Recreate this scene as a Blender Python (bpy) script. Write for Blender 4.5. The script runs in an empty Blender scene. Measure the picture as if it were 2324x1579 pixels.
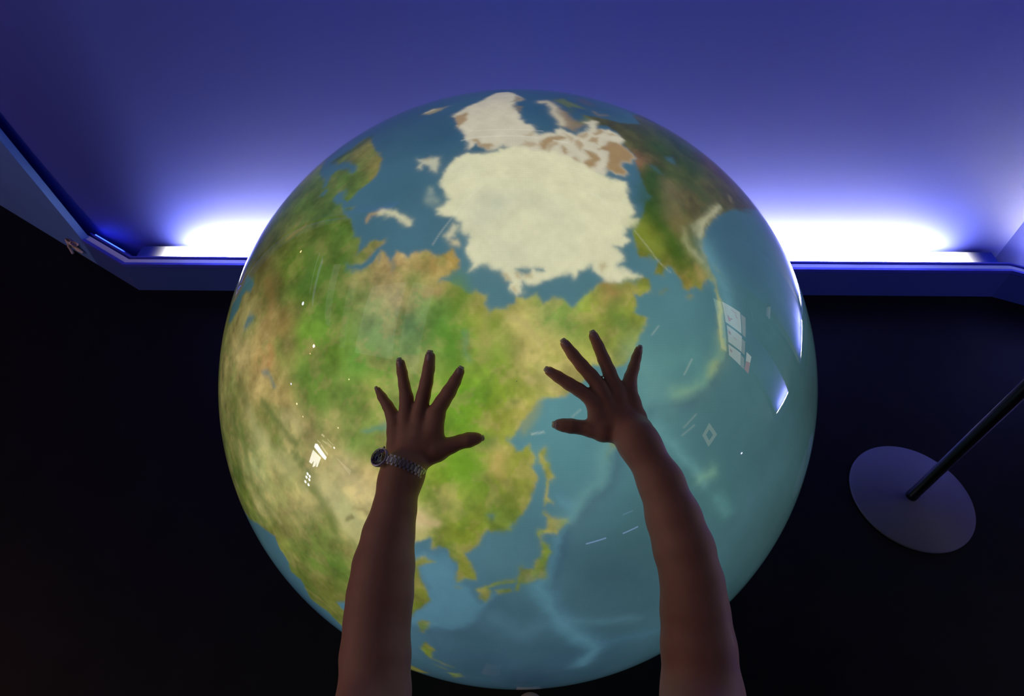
import bpy, math
import numpy as np
from mathutils import Vector, Matrix

sc = bpy.context.scene
C = sc.collection
# ---------------------------------------------------------------- camera, exposure, world, large lights
FPX = 1400.0
cd = bpy.data.cameras.new('camera'); cam = bpy.data.objects.new('camera', cd); C.objects.link(cam)
cam.location = (0, 0, 1.95)
cam.rotation_euler = (math.radians(90 - 49.5), 0, 0)
cd.sensor_fit = 'HORIZONTAL'; cd.sensor_width = 36.0; cd.lens = 36.0 * FPX / 2324.0
cd.clip_start = 0.02
sc.camera = cam
sc.view_settings.view_transform = 'Standard'; sc.view_settings.look = 'None'
sc.view_settings.exposure = 0.0; sc.view_settings.gamma = 1.0
sc.view_settings.use_curve_mapping = False
w = bpy.data.worlds.new('world'); sc.world = w; w.use_nodes = True
w.node_tree.nodes['Background'].inputs[0].default_value = (0.35, 0.4, 1, 1)
w.node_tree.nodes['Background'].inputs[1].default_value = 0.0008

def area(name, loc, target, sx, sy, power, col, spread=180):
    l = bpy.data.lights.new(name, 'AREA'); l.shape = 'RECTANGLE'; l.size = sx; l.size_y = sy
    l.energy = power; l.color = col; l.spread = math.radians(spread)
    o = bpy.data.objects.new(name, l); C.objects.link(o); o.location = loc
    o.rotation_euler = (Vector(target) - Vector(loc)).to_track_quat('-Z', 'Y').to_euler()
    return o
# added blue fill spots, out of view, turning the upper wall bluer
for x_, p_ in ((-3.0, 26), (-1.9, 26), (-.8, 20), (.3, 18), (1.4, 20), (2.5, 22)):
    l_ = bpy.data.lights.new('blue_fill_spot', 'SPOT'); l_.energy = p_; l_.color = (.02, .10, 1.0); l_.spot_size = math.radians(78); l_.spot_blend = 1.0; l_.shadow_soft_size = .03
    o_ = bpy.data.objects.new('blue_fill_spot', l_); C.objects.link(o_); o_.location = (x_, .75, 3.12)
    o_.rotation_euler = Vector((-.25 if x_ < -1.5 else 0, 1.45, -1.5)).to_track_quat('-Z', 'Y').to_euler()
# added violet fill overhead, put in to tint the bare arms
area('violet_fill', (0.1, -.9, 3.15), (0.1, -.6, 0), 3.2, 2.6, 1.0, (.42, .26, 1.0), 150)
area('left_wall_fill', (-2.3, 1.9, 3.05), (-2.7, 2.6, 1.0), 1.6, .4, 6, (.01, .08, 1.0), 130)  # added unseen blue fill, brightens the receding left wall

# ---------------------------------------------------------------- helpers
def srgb(h):
    if isinstance(h, str):
        h = h.lstrip('#'); h = [int(h[i:i+2], 16) / 255 for i in (0, 2, 4)]
    a = np.asarray(h, float)
    return np.where(a <= .04045, a / 12.92, ((a + .055) / 1.055) ** 2.4)

def mat(name, col, rough=.6, metal=0., noise=0., scale=20., bump=0., emis=None, estr=0., coat=0., spec=.5):
    m = bpy.data.materials.new(name); m.use_nodes = True; nt = m.node_tree; b = nt.nodes['Principled BSDF']
    c = list(col) + [1]
    b.inputs['Base Color'].default_value = c; b.inputs['Roughness'].default_value = rough
    b.inputs['Metallic'].default_value = metal; b.inputs['Coat Weight'].default_value = coat
    b.inputs['Specular IOR Level'].default_value = spec
    if noise or bump:
        tc = nt.nodes.new('ShaderNodeTexCoord'); n = nt.nodes.new('ShaderNodeTexNoise')
        n.inputs['Scale'].default_value = scale; n.inputs['Detail'].default_value = 5
        nt.links.new(tc.outputs['Object'], n.inputs['Vector'])
        if noise:
            r = nt.nodes.new('ShaderNodeMix'); r.data_type = 'RGBA'
            r.inputs[6].default_value = [v * (1 - noise) for v in col] + [1]
            r.inputs[7].default_value = [min(1, v * (1 + noise)) for v in col] + [1]
            nt.links.new(n.outputs['Fac'], r.inputs[0]); nt.links.new(r.outputs[2], b.inputs['Base Color'])
        if bump:
            bp = nt.nodes.new('ShaderNodeBump'); bp.inputs['Strength'].default_value = bump; bp.inputs['Distance'].default_value = .002
            nt.links.new(n.outputs['Fac'], bp.inputs['Height']); nt.links.new(bp.outputs['Normal'], b.inputs['Normal'])
    if emis is not None:
        b.inputs['Emission Color'].default_value = list(emis) + [1]; b.inputs['Emission Strength'].default_value = estr
    return m

def tag(o, label=None, cat=None, group=None, kind=None):
    if label: o['label'] = label
    if cat: o['category'] = cat
    if group: o['group'] = group
    if kind: o['kind'] = kind
    return o

def empty(name, loc=(0, 0, 0)):
    o = bpy.data.objects.new(name, None); C.objects.link(o); o.location = loc; o.empty_display_size = .05
    return o

def link(name, me, m=None, parent=None, smooth=False):
    o = bpy.data.objects.new(name, me); C.objects.link(o)
    if m: me.materials.append(m)
    if parent:
        o.parent = parent
        o.matrix_parent_inverse = Matrix.Translation(parent.location).inverted()
    if smooth: me.polygons.foreach_set('use_smooth', [True] * len(me.polygons))
    return o

def mesh(name, v, f):
    me = bpy.data.meshes.new(name); me.from_pydata([tuple(p) for p in v], [], f); me.update(); return me

def prism(name, pts, z0, z1, m, parent=None, kind=None):
    """vertical prism over a plan polygon; z1 may be a list (raked top)"""
    n = len(pts); zt = z1 if isinstance(z1, (list, tuple)) else [z1] * n
    v = [(x, y, z0) for x, y in pts] + [(p[0], p[1], z) for p, z in zip(pts, zt)]
    ar = sum(pts[i][0] * pts[(i+1) % n][1] - pts[(i+1) % n][0] * pts[i][1] for i in range(n))
    f = [tuple(range(n))[::-1], tuple(range(n, 2*n))] + [(i, (i+1) % n, n + (i+1) % n, n + i) for i in range(n)]
    if ar < 0: f = [t[::-1] for t in f]
    o = link(name, mesh(name, v, f), m, parent)
    if kind: o['kind'] = kind
    return o

def box(name, c, s, m, parent=None, rot=None, bev=0.):
    hx, hy, hz = s[0]/2, s[1]/2, s[2]/2
    v = [Vector((x, y, z)) for x in (-hx, hx) for y in (-hy, hy) for z in (-hz, hz)]
    M = rot if rot is not None else Matrix.Identity(3)
    v = [M @ p + Vector(c) for p in v]
    f = [(0,1,3,2), (4,6,7,5), (0,4,5,1), (2,3,7,6), (0,2,6,4), (1,5,7,3)]
    o = link(name, mesh(name, v, f), m, parent)
    if bev:
        b = o.modifiers.new('bevel', 'BEVEL'); b.width = bev; b.segments = 2
    return o

def lathe(name, prof, m, parent=None, n=64, M=None, c=(0, 0, 0)):
    """surface of revolution about z (or the axes in M), profile of (r, z)"""
    M = M if M is not None else Matrix.Identity(3)
    v = []; f = []
    for r, z in prof:
        for k in range(n):
            a = 2 * math.pi * k / n
            v.append(M @ Vector((r * math.cos(a), r * math.sin(a), z)) + Vector(c))
    for i in range(len(prof) - 1):
        for k in range(n):
            f.append((i*n + k, i*n + (k+1) % n, (i+1)*n + (k+1) % n, (i+1)*n + k))
    f.append(tuple(range(n))[::-1]); f.append(tuple(range((len(prof)-1)*n, len(prof)*n)))
    return link(name, mesh(name, v, f), m, parent, True)

def offs(line, d):
    """offset an open polyline (plan) to its left by d"""
    P = [np.array(p, float) for p in line]; out = []
    for i, p in enumerate(P):
        ns = []
        for a, b in ((i-1, i), (i, i+1)):
            if a >= 0 and b < len(P):
                t = P[b] - P[a]; t /= np.linalg.norm(t); ns.append(np.array([-t[1], t[0]]))
        n = sum(ns) / len(ns); n /= (n @ ns[0]) * np.linalg.norm(n) if len(ns) > 1 else 1
        if len(ns) > 1:
            n = sum(ns) / np.linalg.norm(sum(ns)); n = n / (n @ ns[0])
        out.append(p + n * d)
    return [tuple(p) for p in out]

# ---- signed-distance modelling: smooth union of tapered capsules / ellipsoids, then surface nets
class SDF:
    def __init__(s, lo, hi, h):
        s.lo = np.array(lo, np.float32); s.h = h
        s.n = np.ceil((np.array(hi) - s.lo) / h).astype(int) + 1
        s.D = np.full(s.n, .05, np.float32)
    def _region(s, lo, hi):
        a = np.clip(np.floor((lo - s.lo) / s.h).astype(int), 0, s.n - 1); b = np.clip(np.ceil((hi - s.lo) / s.h).astype(int) + 1, 1, s.n)
        if (b <= a).any(): return None
        ax = [(s.lo[i] + s.h * np.arange(a[i], b[i])).astype(np.float32) for i in range(3)]
        return tuple(slice(a[i], b[i]) for i in range(3)), ax[0][:, None, None], ax[1][None, :, None], ax[2][None, None, :]
    def _merge(s, sl, d, k, sub=False):
        D = s.D[sl]
        if sub: D = -D
        if k > 0:
            hh = np.maximum(k - np.abs(D - d), 0) / k; r = np.minimum(D, d) - hh * hh * k * .25
        else: r = np.minimum(D, d)
        s.D[sl] = -r if sub else r
    def capsule(s, a, b, ra, rb, k=.004, flat=None, fs=1., sub=False):
        a = np.array(a, float); b = np.array(b, float); m = max(ra, rb) + k + .012
        g = s._region(np.minimum(a, b) - m, np.maximum(a, b) + m)
        if g is None: return
        sl, X, Y, Z = g
        px, py, pz = X - a[0], Y - a[1], Z - a[2]; ba = b - a
        bb = max(ba @ ba, 1e-12)
        t = np.clip((px*ba[0] + py*ba[1] + pz*ba[2]) / bb, 0, 1)
        qx, qy, qz = px - t*ba[0], py - t*ba[1], pz - t*ba[2]
        r = ra + (rb - ra) * t
        l2 = qx*qx + qy*qy + qz*qz
        if flat is not None:
            dn = qx*flat[0] + qy*flat[1] + qz*flat[2]; l2 = l2 + (fs*fs - 1) * dn * dn
        s._merge(sl, (np.sqrt(np.maximum(l2, 0)) - r).astype(np.float32), k, sub)
    def ellipsoid(s, c, rad, k=.01, M=None, sub=False):
        c = np.array(c, float); rad = np.array(rad, float); m = rad.max() + k + .012
        g = s._region(c - m, c + m)
        if g is None: return
        sl, X, Y, Z = g
        p = [X - c[0], Y - c[1], Z - c[2]]
        if M is None: M = np.eye(3)
        q = [sum(p[j] * M[i][j] for j in range(3)) for i in range(3)]
        l = np.sqrt(sum((q[i] / rad[i]) ** 2 for i in range(3)))
        l2 = np.sqrt(sum((q[i] / rad[i] ** 2) ** 2 for i in range(3))) + 1e-9
        s._merge(sl, (l * (l - 1) / l2).astype(np.float32), k, sub)
    def mesh(s, name, smooth=1):
        D = s.D; I = D < 0
        n = np.array(D.shape) - 1
        cnt = np.zeros(n, np.int8)
        for i in (0, 1):
            for j in (0, 1):
                for k in (0, 1): cnt += I[i:i+n[0], j:j+n[1], k:k+n[2]]
        act = (cnt > 0) & (cnt < 8); idx = np.argwhere(act)
        ids = np.full(n, -1, np.int32); ids[act] = np.arange(len(idx))
        P = np.zeros((len(idx), 3)); W = np.zeros(len(idx))
        for ax in range(3):
            for u in (0, 1):
                for v in (0, 1):
                    o = [0, 0, 0]; o[(ax+1) % 3] = u; o[(ax+2) % 3] = v
                    a = idx + o; b = a.copy(); b[:, ax] += 1
                    da = D[a[:, 0], a[:, 1], a[:, 2]]; db = D[b[:, 0], b[:, 1], b[:, 2]]
                    c = (da < 0) != (db < 0); t = np.where(c, da / np.where(c, da - db, 1), 0)
                    q = a.astype(float); q[:, ax] += t; P[c] += q[c]; W[c] += 1
        P = s.lo + s.h * (P / W[:, None])
        F = []
        for ax in range(3):
            sl0 = [slice(1, -1)] * 3; sl1 = [slice(1, -1)] * 3
            sl0[ax] = slice(0, -1); sl1[ax] = slice(1, None)
            a = I[tuple(sl0)]; b = I[tuple(sl1)]; e = np.argwhere(a != b); flip = a[a != b]
            off = np.ones(3, int); off[ax] = 0; e = e + off
            d1 = np.zeros(3, int); d1[(ax+1) % 3] = 1; d2 = np.zeros(3, int); d2[(ax+2) % 3] = 1
            g = lambda q: ids[q[:, 0], q[:, 1], q[:, 2]]
            quad = np.stack([g(e - d1 - d2), g(e - d2), g(e), g(e - d1)], 1)
            quad[~flip] = quad[~flip][:, ::-1]; F.append(quad)
        F = np.concatenate(F); F = F[(F >= 0).all(1)]
        for _ in range(smooth):      # light Laplacian
            S = np.zeros_like(P); w_ = np.zeros(len(P))
            for i in range(4):
                a, b = F[:, i], F[:, (i+1) % 4]
                for x in range(3): S[:, x] += np.bincount(a, P[b, x], len(P)) + np.bincount(b, P[a, x], len(P))
                w_ += np.bincount(a, minlength=len(P)) + np.bincount(b, minlength=len(P))
            P = P * .5 + .5 * S / np.maximum(w_, 1)[:, None]
        return bigmesh(name, P, F)

def bigmesh(name, P, F):
    me = bpy.data.meshes.new(name); me.vertices.add(len(P)); me.vertices.foreach_set('co', np.asarray(P, np.float32).ravel())
    k = F.shape[1]; me.loops.add(F.size); me.loops.foreach_set('vertex_index', F.astype(np.int32).ravel())
    me.polygons.add(len(F)); me.polygons.foreach_set('loop_start', np.arange(0, F.size, k, dtype=np.int32))
    me.polygons.foreach_set('use_smooth', np.ones(len(F), bool)); me.update(calc_edges=True); return me

# ---- measured data: map outlines and colours in globe coordinates (1/20 degree), hand joints in metres
MAP=\
[['#5b90a4',0.45,0.5,0,[104,-280,158,-298,127,-358,115,-412,111,-460,93,-521,67,-531,87,-480,94,-440,92,-393,128,-367,131,-340]],
['#5d92a6',0.4,0.45,0,[-272,-459,-217,-453,-170,-458,-143,-539,-93,-603,-40,-560,-76,-614,-105,-677,-165,-726,-248,-726,-325,-723,-251,-624,-235,-561]],
['#507f94',0.35,0.8,0,[64,-547,99,-560,121,-632,153,-702,224,-770,259,-836,227,-939,177,-937,228,-838,149,-762,94,-649]],
['land',1,0.22,0,[-535,866,-487,785,-440,704,-438,644,-452,610,-478,587,-497,561,-519,537,-541,555,-531,579,-556,554,-545,533,-532,508,-494,470,-478,437,-469,409,-444,398,-438,383,-444,349,-423,364,-404,376,-378,382,-358,384,-359,373,-387,353,-404,331,-420,312,-452,305,-410,303,-385,321,-373,349,-352,339,-336,314,-319,342,-299,330,-289,321,-268,335,-236,330,-209,316,-189,324,-172,335,-165,316,-149,301,-149,279,-173,265,-199,249,-172,248,-144,235,-125,219,-98,227,-78,214,-82,192,-70,172,-56,184,-33,179,-11,192,-3,211,18,207,41,214,67,193,90,202,120,202,135,187,151,203,173,219,189,228,214,249,238,257,263,256,308,251,322,273,343,271,349,234,319,223,298,222,300,198,292,178,328,160,315,131,306,113,291,74,272,62,261,48,238,38,184,48,178,37,167,13,159,-3,124,-31,61,-39,38,-68,19,-94,-5,-121,-22,-138,-10,-154,-2,-168,12,-167,20,-156,30,-154,44,-167,48,-183,39,-200,47,-237,40,-268,24,-309,5,-336,-16,-367,-43,-380,-63,-376,-87,-396,-97,-415,-118,-434,-131,-446,-119,-464,-103,-504,-103,-524,-126,-522,-152,-534,-146,-496,-149,-477,-170,-458,-169,-438,-194,-431,-221,-439,-214,-413,-223,-405,-260,-423,-278,-438,-282,-482,-264,-474,-236,-462,-215,-475,-261,-499,-255,-525,-241,-579,-241,-615,-269,-660,-311,-698,-358,-728,-414,-775,-443,-764,-479,-713,-507,-693,-532,-707,-574,-730,-571,-754,-550,-771,-553,-831,-643,-985,-626,-916,-643,-874,-671,-827,-724,-810,-751,-804,-742,-740,-744,-693,-800,-685,-784,-628,-792,-598,-807,-564,-811,-534,-884,-520,-961,-529,-1053,-549,-1156,-533,-1286,-456,-1383,-363,-1434,14,-1364,498,-1191,826,-1048,1010,-934,1092,-803,1131,-726,1074]],
['sea',1,0.35,0,[-559,903,-593,881,-616,848,-643,829,-672,813,-695,813,-639,762,-606,764,-564,726,-532,693,-529,678,-545,673,-576,707,-606,724,-633,717,-650,702,-650,679,-652,651,-665,649,-668,680,-698,717,-740,757,-746,788,-764,831,-812,949,-764,1006,-721,1052,-675,1078,-560,985,-529,894]],
['sea',0.8,0.3,0,[-657,615,-644,634,-635,627,-644,601,-660,607]],
['sea',1,0.3,0,[-542,593,-543,577,-545,554,-552,542,-560,538,-585,563,-586,581,-571,592]],
['land',0.8,0.25,0,[-524,512,-506,516,-492,511,-495,502,-511,502]],
['sea',0.9,0.35,0,[-372,344,-387,326,-401,304,-420,293,-449,296,-471,308,-474,317,-444,312,-416,312,-397,327,-386,346]],
['sea',0.5,0.3,0,[-373,346,-363,323,-368,311,-376,325]],
['sea',0.4,0.3,0,[-338,318,-330,320,-321,300,-332,285]],
['sea',1,0.3,0,[-1006,381,-926,356,-907,322,-920,296,-958,311,-992,297,-1004,261,-1038,233,-1080,205,-1119,224,-1118,288,-1037,325,-1009,354]],
['sea',0.9,0.5,0,[-893,213,-856,196,-866,178,-903,167,-925,181,-906,202]],
['sea',0.6,0.3,0,[-781,24,-748,29,-733,14,-710,-16,-707,-24,-718,-22,-744,10,-771,14]],
['sea',0.7,0.3,0,[-324,-102,-342,-113,-366,-128,-394,-134,-379,-142,-357,-135,-324,-119]],
['#6a9a78',0.5,0.4,0.35,[-125,115,-125,75,-114,51]],
['land',1,0.22,0,[63,-156,58,-165,57,-179,54,-192,62,-201,66,-220,70,-246,73,-283,73,-304,79,-295,93,-299,82,-283,78,-265,79,-246,95,-240,87,-222,80,-201,74,-186,72,-170,67,-156]],
['sea',0.8,0.3,0,[-63,-331,-51,-333,-51,-344,-59,-347]],
['land',1,0.22,0,[73,-322,90,-339,115,-344,125,-342,128,-358,107,-371,102,-385,79,-377,67,-375,59,-391,54,-384,63,-370,79,-361,82,-339]],
['land',0.6,0.25,0,[59,-395,65,-393,68,-411,64,-416]],
['land',1,0.22,0,[64,-411,80,-414,91,-435,82,-460,83,-490,78,-521,58,-520,29,-534,12,-531,4,-556,-9,-550,3,-523,-39,-532,-70,-550,-96,-568,-98,-562,-56,-530,-18,-518,5,-520,20,-489,49,-484,63,-449,62,-421]],
['land',1,0.22,0,[-98,-563,-74,-551,-64,-569,-71,-596,-80,-603,-91,-594,-90,-577]],
['land',1,0.22,0,[-53,-560,-22,-545,-16,-558,-44,-574]],
['land',0.7,0.25,0,[13,-484,22,-479,24,-497,16,-499]],
['land',1,0.22,0,[-283,-719,-267,-701,-247,-700,-256,-732,-272,-756,-282,-752]],
['land',1,0.22,0,[-303,-866,-276,-815,-252,-848,-274,-917,-288,-899]],
['land',0.5,0.4,0.5,[-277,-918,-241,-941,-205,-960]],
['land',0.4,0.4,0.4,[-268,-967,-237,-989]],
['land',0.7,0.3,0,[-232,-1028,-189,-1015,-178,-1043,-222,-1084]],
['land',1,0.3,0,[-391,-1042,-362,-1055,-323,-1110,-431,-1209,-482,-1189]],
['land',0.5,0.25,0,[-159,-552,-146,-553,-149,-561,-159,-560]],
['land',1,0.35,0,[229,-142,250,-148,244,-161,235,-159]],
['land',0.5,0.35,0,[234,-169,229,-186,226,-186,228,-171]],
['land',1,0.22,0,[311,414,332,445,354,490,380,534,371,549,363,587,356,641,359,684,357,709,330,749,322,823,289,855,240,839,225,905,284,910,354,907,414,921,441,947,437,1033,564,1185,803,1045,1001,901,1103,758,970,701,784,611,692,566,615,521,582,487,554,450,533,417,527,388,538,363,546,332,559,297,564,258,566,228,558,235,553,282,539,290,520,283,505,256,483,263,460,246,444,255,437,278,423,301,415,314,398,312,386,286,362,289,369,314,375,329,351,336,322,328,314,352,308,391]],
['sea',0.7,0.35,0,[484,743,513,750,515,715,501,712,483,725]],
['sea',0.8,0.35,0,[412,678,427,672,447,640,428,641,416,658]],
['sea',0.25,0.5,0,[619,901,712,1012,724,905,680,895]],
['#b8b890',0.85,0.45,1.0,[641,567,603,531,567,501,544,465,524,432]],
['#b0b088',0.6,0.4,0.8,[563,488,510,452]],
['#a8a878',0.7,0.5,0.6,[472,438,470,394,477,374]],
['#aeac80',0.7,0.5,0.8,[493,366,518,341]],
['#a8a070',0.5,0.4,0.5,[523,398,531,364]],
['#8a8560',0.6,0.5,0.6,[738,647,734,621]],
['land',0.7,0.3,0,[458,234,466,230,459,223,452,227]],
['land',0.5,0.25,0.35,[374,234,392,245]],
['land',0.5,0.25,0.5,[563,340,576,321]],
['land',0.6,0.25,0.5,[758,596,846,623]],
['#5b6b38',0.9,0.4,0,[124,1029,144,1055,166,1057,203,1013,228,971,191,974,169,960,157,980,138,1000]],
['#5a5548',0.6,0.6,0,[220,1105,255,1107,279,1031,253,1010,224,1035]],
['#7a7058',0.7,0.4,0.7,[267,958,278,933,308,943]],
['#8c7a5c',0.9,0.5,0,[131,950,157,915,178,862,202,855,229,863,204,818,176,789,160,806,139,817,128,872]],
['#4e6038',0.4,0.5,0,[167,946,195,951,183,914,164,917]],
['#5a6a3c',0.7,0.5,0,[191,840,229,906,245,882,226,836,207,844]],
['#c0b89c',0.95,0.5,1.3,[78,991,101,1000,118,956,121,907,130,866,140,829]],
['#cbc5ac',1,0.3,0,[-91,1127,-50,1131,-23,1109,-1,1045,6,1009,-15,988,-20,942,-5,902,6,847,21,817,50,801,53,774,63,759,94,772,109,773,113,793,129,801,154,780,174,765,190,779,214,792,223,817,223,842,214,855,241,877,264,871,249,843,249,818,268,818,296,828,320,811,334,777,323,737,336,726,355,698,341,667,314,667,302,641,320,621,307,602,282,601,258,620,246,595,155,606,47,636,-47,699,-72,672,-97,674,-115,689,-132,709,-146,682,-158,689,-155,721,-164,751,-176,785,-202,822,-195,835,-210,879,-228,891,-221,911,-207,931,-163,986,-126,1024]],
['#9c8258',1,0.26,0,[290,758,318,750,337,731,356,699,341,667,314,667,302,641,320,621,306,603,282,605,258,620,261,645,273,664,275,700,251,704,233,705,274,733]],
['#9c8258',0.82,0.26,0,[214,744,229,768,251,766,244,731,231,738]],
['#9c8258',0.82,0.26,0,[231,785,256,820,273,808,243,780]],
['#9c8258',0.72,0.26,0,[177,765,213,783,217,771,197,756]],
['#9c8258',0.92,0.26,0,[66,724,84,745,123,762,137,751,106,728,91,708,81,680,69,681,64,705]],
['#9c8258',0.5700000000000001,0.26,0,[0,699,20,722,49,716,60,701,31,695]],
['#9c8258',0.82,0.26,0,[-141,734,-124,732,-116,707,-93,706,-81,696,-92,679,-115,689,-128,708]],
['#9c8258',0.82,0.26,0,[131,707,141,690,149,678,134,663,127,689]],
['#9c8258',0.72,0.26,0,[168,736,184,749,196,717,185,692,172,713]],
['#9c8258',0.97,0.26,0,[197,694,224,681,243,663,224,623,211,613,193,630,213,653]],
['#9c8258',0.72,0.26,0,[155,649,170,655,180,640,166,640]],
['#9c8258',0.92,0.26,0,[-219,895,-182,916,-172,856,-182,833,-195,811,-206,851]],
['#7c7258',0.82,0.26,0,[-15,1058,9,1021,2,999,-25,988]],
['#7c7258',0.72,0.26,0,[-21,959,9,942,-1,894,-17,933]],
['#9c8258',0.62,0.26,0,[85,702,112,728,120,710,89,672]],
['#9c8258',0.62,0.26,0,[278,798,299,810,317,799,283,791]],
['#9c8258',0.52,0.26,0,[139,772,167,751,158,725,143,752]],
['#9c8258',0.52,0.26,0,[17,756,50,773,47,758,23,749]],
['#9c8258',0.42,0.26,0,[-125,747,-144,729,-134,718]],
['sea',0.9,0.3,0,[-151,666,-142,687,-130,704,-115,685,-97,672,-74,671,-61,690,-51,709,-53,695,-63,667,-85,659,-119,661,-138,655]],
['#d9d7b2',1,0.28,0,[-152,666,-126,663,-100,665,-66,669,-59,689,-16,692,27,682,65,677,112,678,124,656,157,641,191,627,219,607,248,594,268,580,308,576,311,538,321,478,309,454,330,450,319,430,292,412,281,389,293,377,270,353,250,353,280,328,275,311,255,304,285,284,321,272,303,259,221,254,218,267,188,293,158,280,144,264,132,274,109,270,87,257,58,249,26,239,15,252,12,225,1,217,-21,233,-14,248,-28,256,-39,279,-72,291,-98,283,-116,270,-109,295,-129,316,-138,341,-128,374,-132,383,-156,392,-153,414,-174,434,-216,448,-217,465,-187,492,-207,524,-218,552,-214,590,-193,635,-177,656]],
['#b9bfae',0.45,1.6,2.6,[-68,496,-59,462,-73,434,-100,417]],
['#b9bfae',0.35,1.6,2.0,[-44,481,3,495]],
['#b9bfae',0.3,1.6,2.0,[41,477,91,455]],
['#b9bfae',0.4,1.6,2.8,[-44,335,-11,323]],
['#b9bfae',0.4,1.6,1.4,[-107,482,-117,459]],
['#b9bfae',0.25,1.6,1.5,[-172,597,-148,613]],
['#b9bfae',0.15,1.6,2.0,[59,328,134,339]],
['#b9bfae',0.2,1.6,2.2,[99,446,129,416]],
['sea',0.95,0.22,0,[-5,284,11,286,35,283,33,274,11,270,-1,275]],
['sea',0.95,0.22,0,[43,284,66,286,69,278,48,277]],
['#a8946c',0.75,0.3,0,[213,297,223,303,229,298,219,285]],
['#a8946c',0.75,0.3,0,[-34,271,-23,269,-17,254,-26,254]],
['#a8946c',0.75,0.3,0,[-7,273,4,271,8,260,-1,261]],
['#a8946c',0.75,0.3,0,[20,271,35,272,31,261,20,262]],
['#a8946c',0.75,0.3,0,[-10,235,-1,237,1,225,-6,227]],
['#c2c2a6',0.9,0.35,0,[-304,666,-279,659,-262,663,-232,658,-234,634,-239,595,-258,605,-264,624,-283,637,-291,620,-298,630,-291,644]],
['#a89470',0.5,0.3,0,[-284,662,-269,662,-270,645]],
['#9aa898',0.6,0.4,0.8,[-249,535,-245,518]],
['#9aa898',0.6,0.5,1.0,[-245,495,-224,489]],
['#a58c66',0.9,0.3,0.6,[-429,451,-417,469,-392,470]],
['#c8c6a4',1,0.3,0.85,[-392,470,-370,465,-342,463,-320,447,-297,429]],
['#c6c4a4',0.95,0.3,0,[-191,379,-174,411,-161,405,-169,377,-183,364]],
['#c8bc94',0.9,0.3,0,[-178,362,-162,365,-158,345,-175,346]],
['#9a9068',0.9,0.4,0,[-352,971,-322,1004,-269,994,-292,967,-318,950]],
['#cfcab0',0.8,0.3,0.5,[-339,978,-314,991]],
['#5a6a2c',0.55,0.66,2.2,[-973,-80,-911,-161,-892,-263,-875,-349,-826,-396,-779,-429]],
['#8a8a50',0.4,0.36,1.2,[-924,-60,-857,-51,-884,-105]],
['#5f6c38',0.75,0.39,1.3,[-771,-76,-717,-110,-669,-144,-629,-178]],
['#6b6c3c',0.5,0.24,0.8,[-682,-82,-645,-121,-638,-142]],
['#5e7030',0.75,0.54,1.8,[-570,-308,-535,-341,-516,-387,-509,-420]],
['#b0ab72',0.5,0.6,2.0,[-846,-102,-817,-152,-759,-180]],
['#b3af78',0.45,0.96,3.2,[-799,-184,-737,-228,-664,-251]],
['#b8ae76',0.5,0.6,2.0,[-667,-102,-629,-105,-608,-134]],
['#9c9860',0.6,0.21,0.7,[-864,-386,-788,-425,-748,-453]],
['#c0bb82',0.6,1.02,3.4,[-527,-286,-489,-328,-452,-371,-432,-395]],
['#c8b888',0.4,0.8999999999999999,3.0,[-440,-255,-392,-280,-377,-288]],
['#6f6840',0.7,0.18,0.6,[-462,-378,-446,-370]],
['#8d8254',0.55,0.21,0.7,[-432,-347,-404,-348,-394,-363]],
['#8e8a4e',0.7,0.27,0.9,[-751,-582,-748,-629]],
['#7a803e',0.5,0.24,0.8,[-669,-457,-657,-527]],
['#6d6c38',0.5,0.3,1.0,[-1014,-115,-1000,-152,-1053,-185]],
['#8d9048',0.4,0.42,1.4,[-1149,-184,-1026,-234,-1014,-300]],
['#8a8446',0.4,0.24,0.8,[-740,-741,-673,-762,-621,-804]],
['#2f4a22',0.8,0.54,1.8,[-559,884,-583,850,-635,824,-677,805]],
['#7d7838',0.6,0.3,1.0,[-458,737,-442,656,-453,629]],
['#8f7c44',0.6,0.18,0.6,[-680,487,-723,474,-756,457]],
['#8a6a3c',0.5,0.72,2.4,[-814,310,-764,245,-764,175]],
['#a87a48',0.5,0.36,1.2,[-745,91,-729,66,-744,46]],
['#95905a',0.5,0.66,2.2,[-957,276,-936,200,-938,125]],
['#4e7030',0.5,0.78,2.6,[-632,391,-602,330,-618,279]],
['#6e6848',0.6,0.99,3.0,[454,596,459,544,428,476]],
['#5c5a3c',0.5,0.792,2.4,[533,613,586,609,624,593]],
['#2f5020',0.6,0.8580000000000001,2.6,[407,648,366,555,369,477]],
['#2c481c',0.5,0.8580000000000001,2.6,[456,655,541,638,589,596]],
['#3f6020',0.6,0.5940000000000001,1.8,[400,437,426,397,442,358]],
['#869238',0.6,0.792,2.4,[332,426,342,386,369,358]],
['#736a40',0.6,0.528,1.6,[457,506,473,473,454,435]],
['#5a4a3c',0.5,0.528,1.6,[823,979,857,903,837,756]],
['#a08850',0.6,0.46199999999999997,1.4,[502,315,509,286]],
['#9a8450',0.6,0.46199999999999997,1.4,[237,242,253,208]],
['#6c7a38',0.5,0.33,1.0,[219,232,283,254,320,257]],
['#b8ac6c',0.75,0.29700000000000004,0.9,[-22,157,8,142,45,105,60,91]],
['#a8a25c',0.6,0.46199999999999997,1.4,[-74,164,-83,104,-72,60]],
['#6f9030',0.5,0.7260000000000001,2.2,[-58,142,-35,97,-57,67]],
['#c0b070',0.7,0.33,1.0,[24,10,38,3]],
['#6d8a3c',0.5,0.528,1.6,[119,167,112,136]],
['#5d7a30',0.6,0.528,1.6,[252,203,235,171,254,156]],
['#62862c',0.6,0.792,2.4,[-152,243,-135,207,-141,172]],
['#4f8a28',0.5,0.7260000000000001,2.2,[-185,120,-161,67,-153,45]],
['#a08458',0.6,0.396,1.2,[-229,222,-198,225]],
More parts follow.
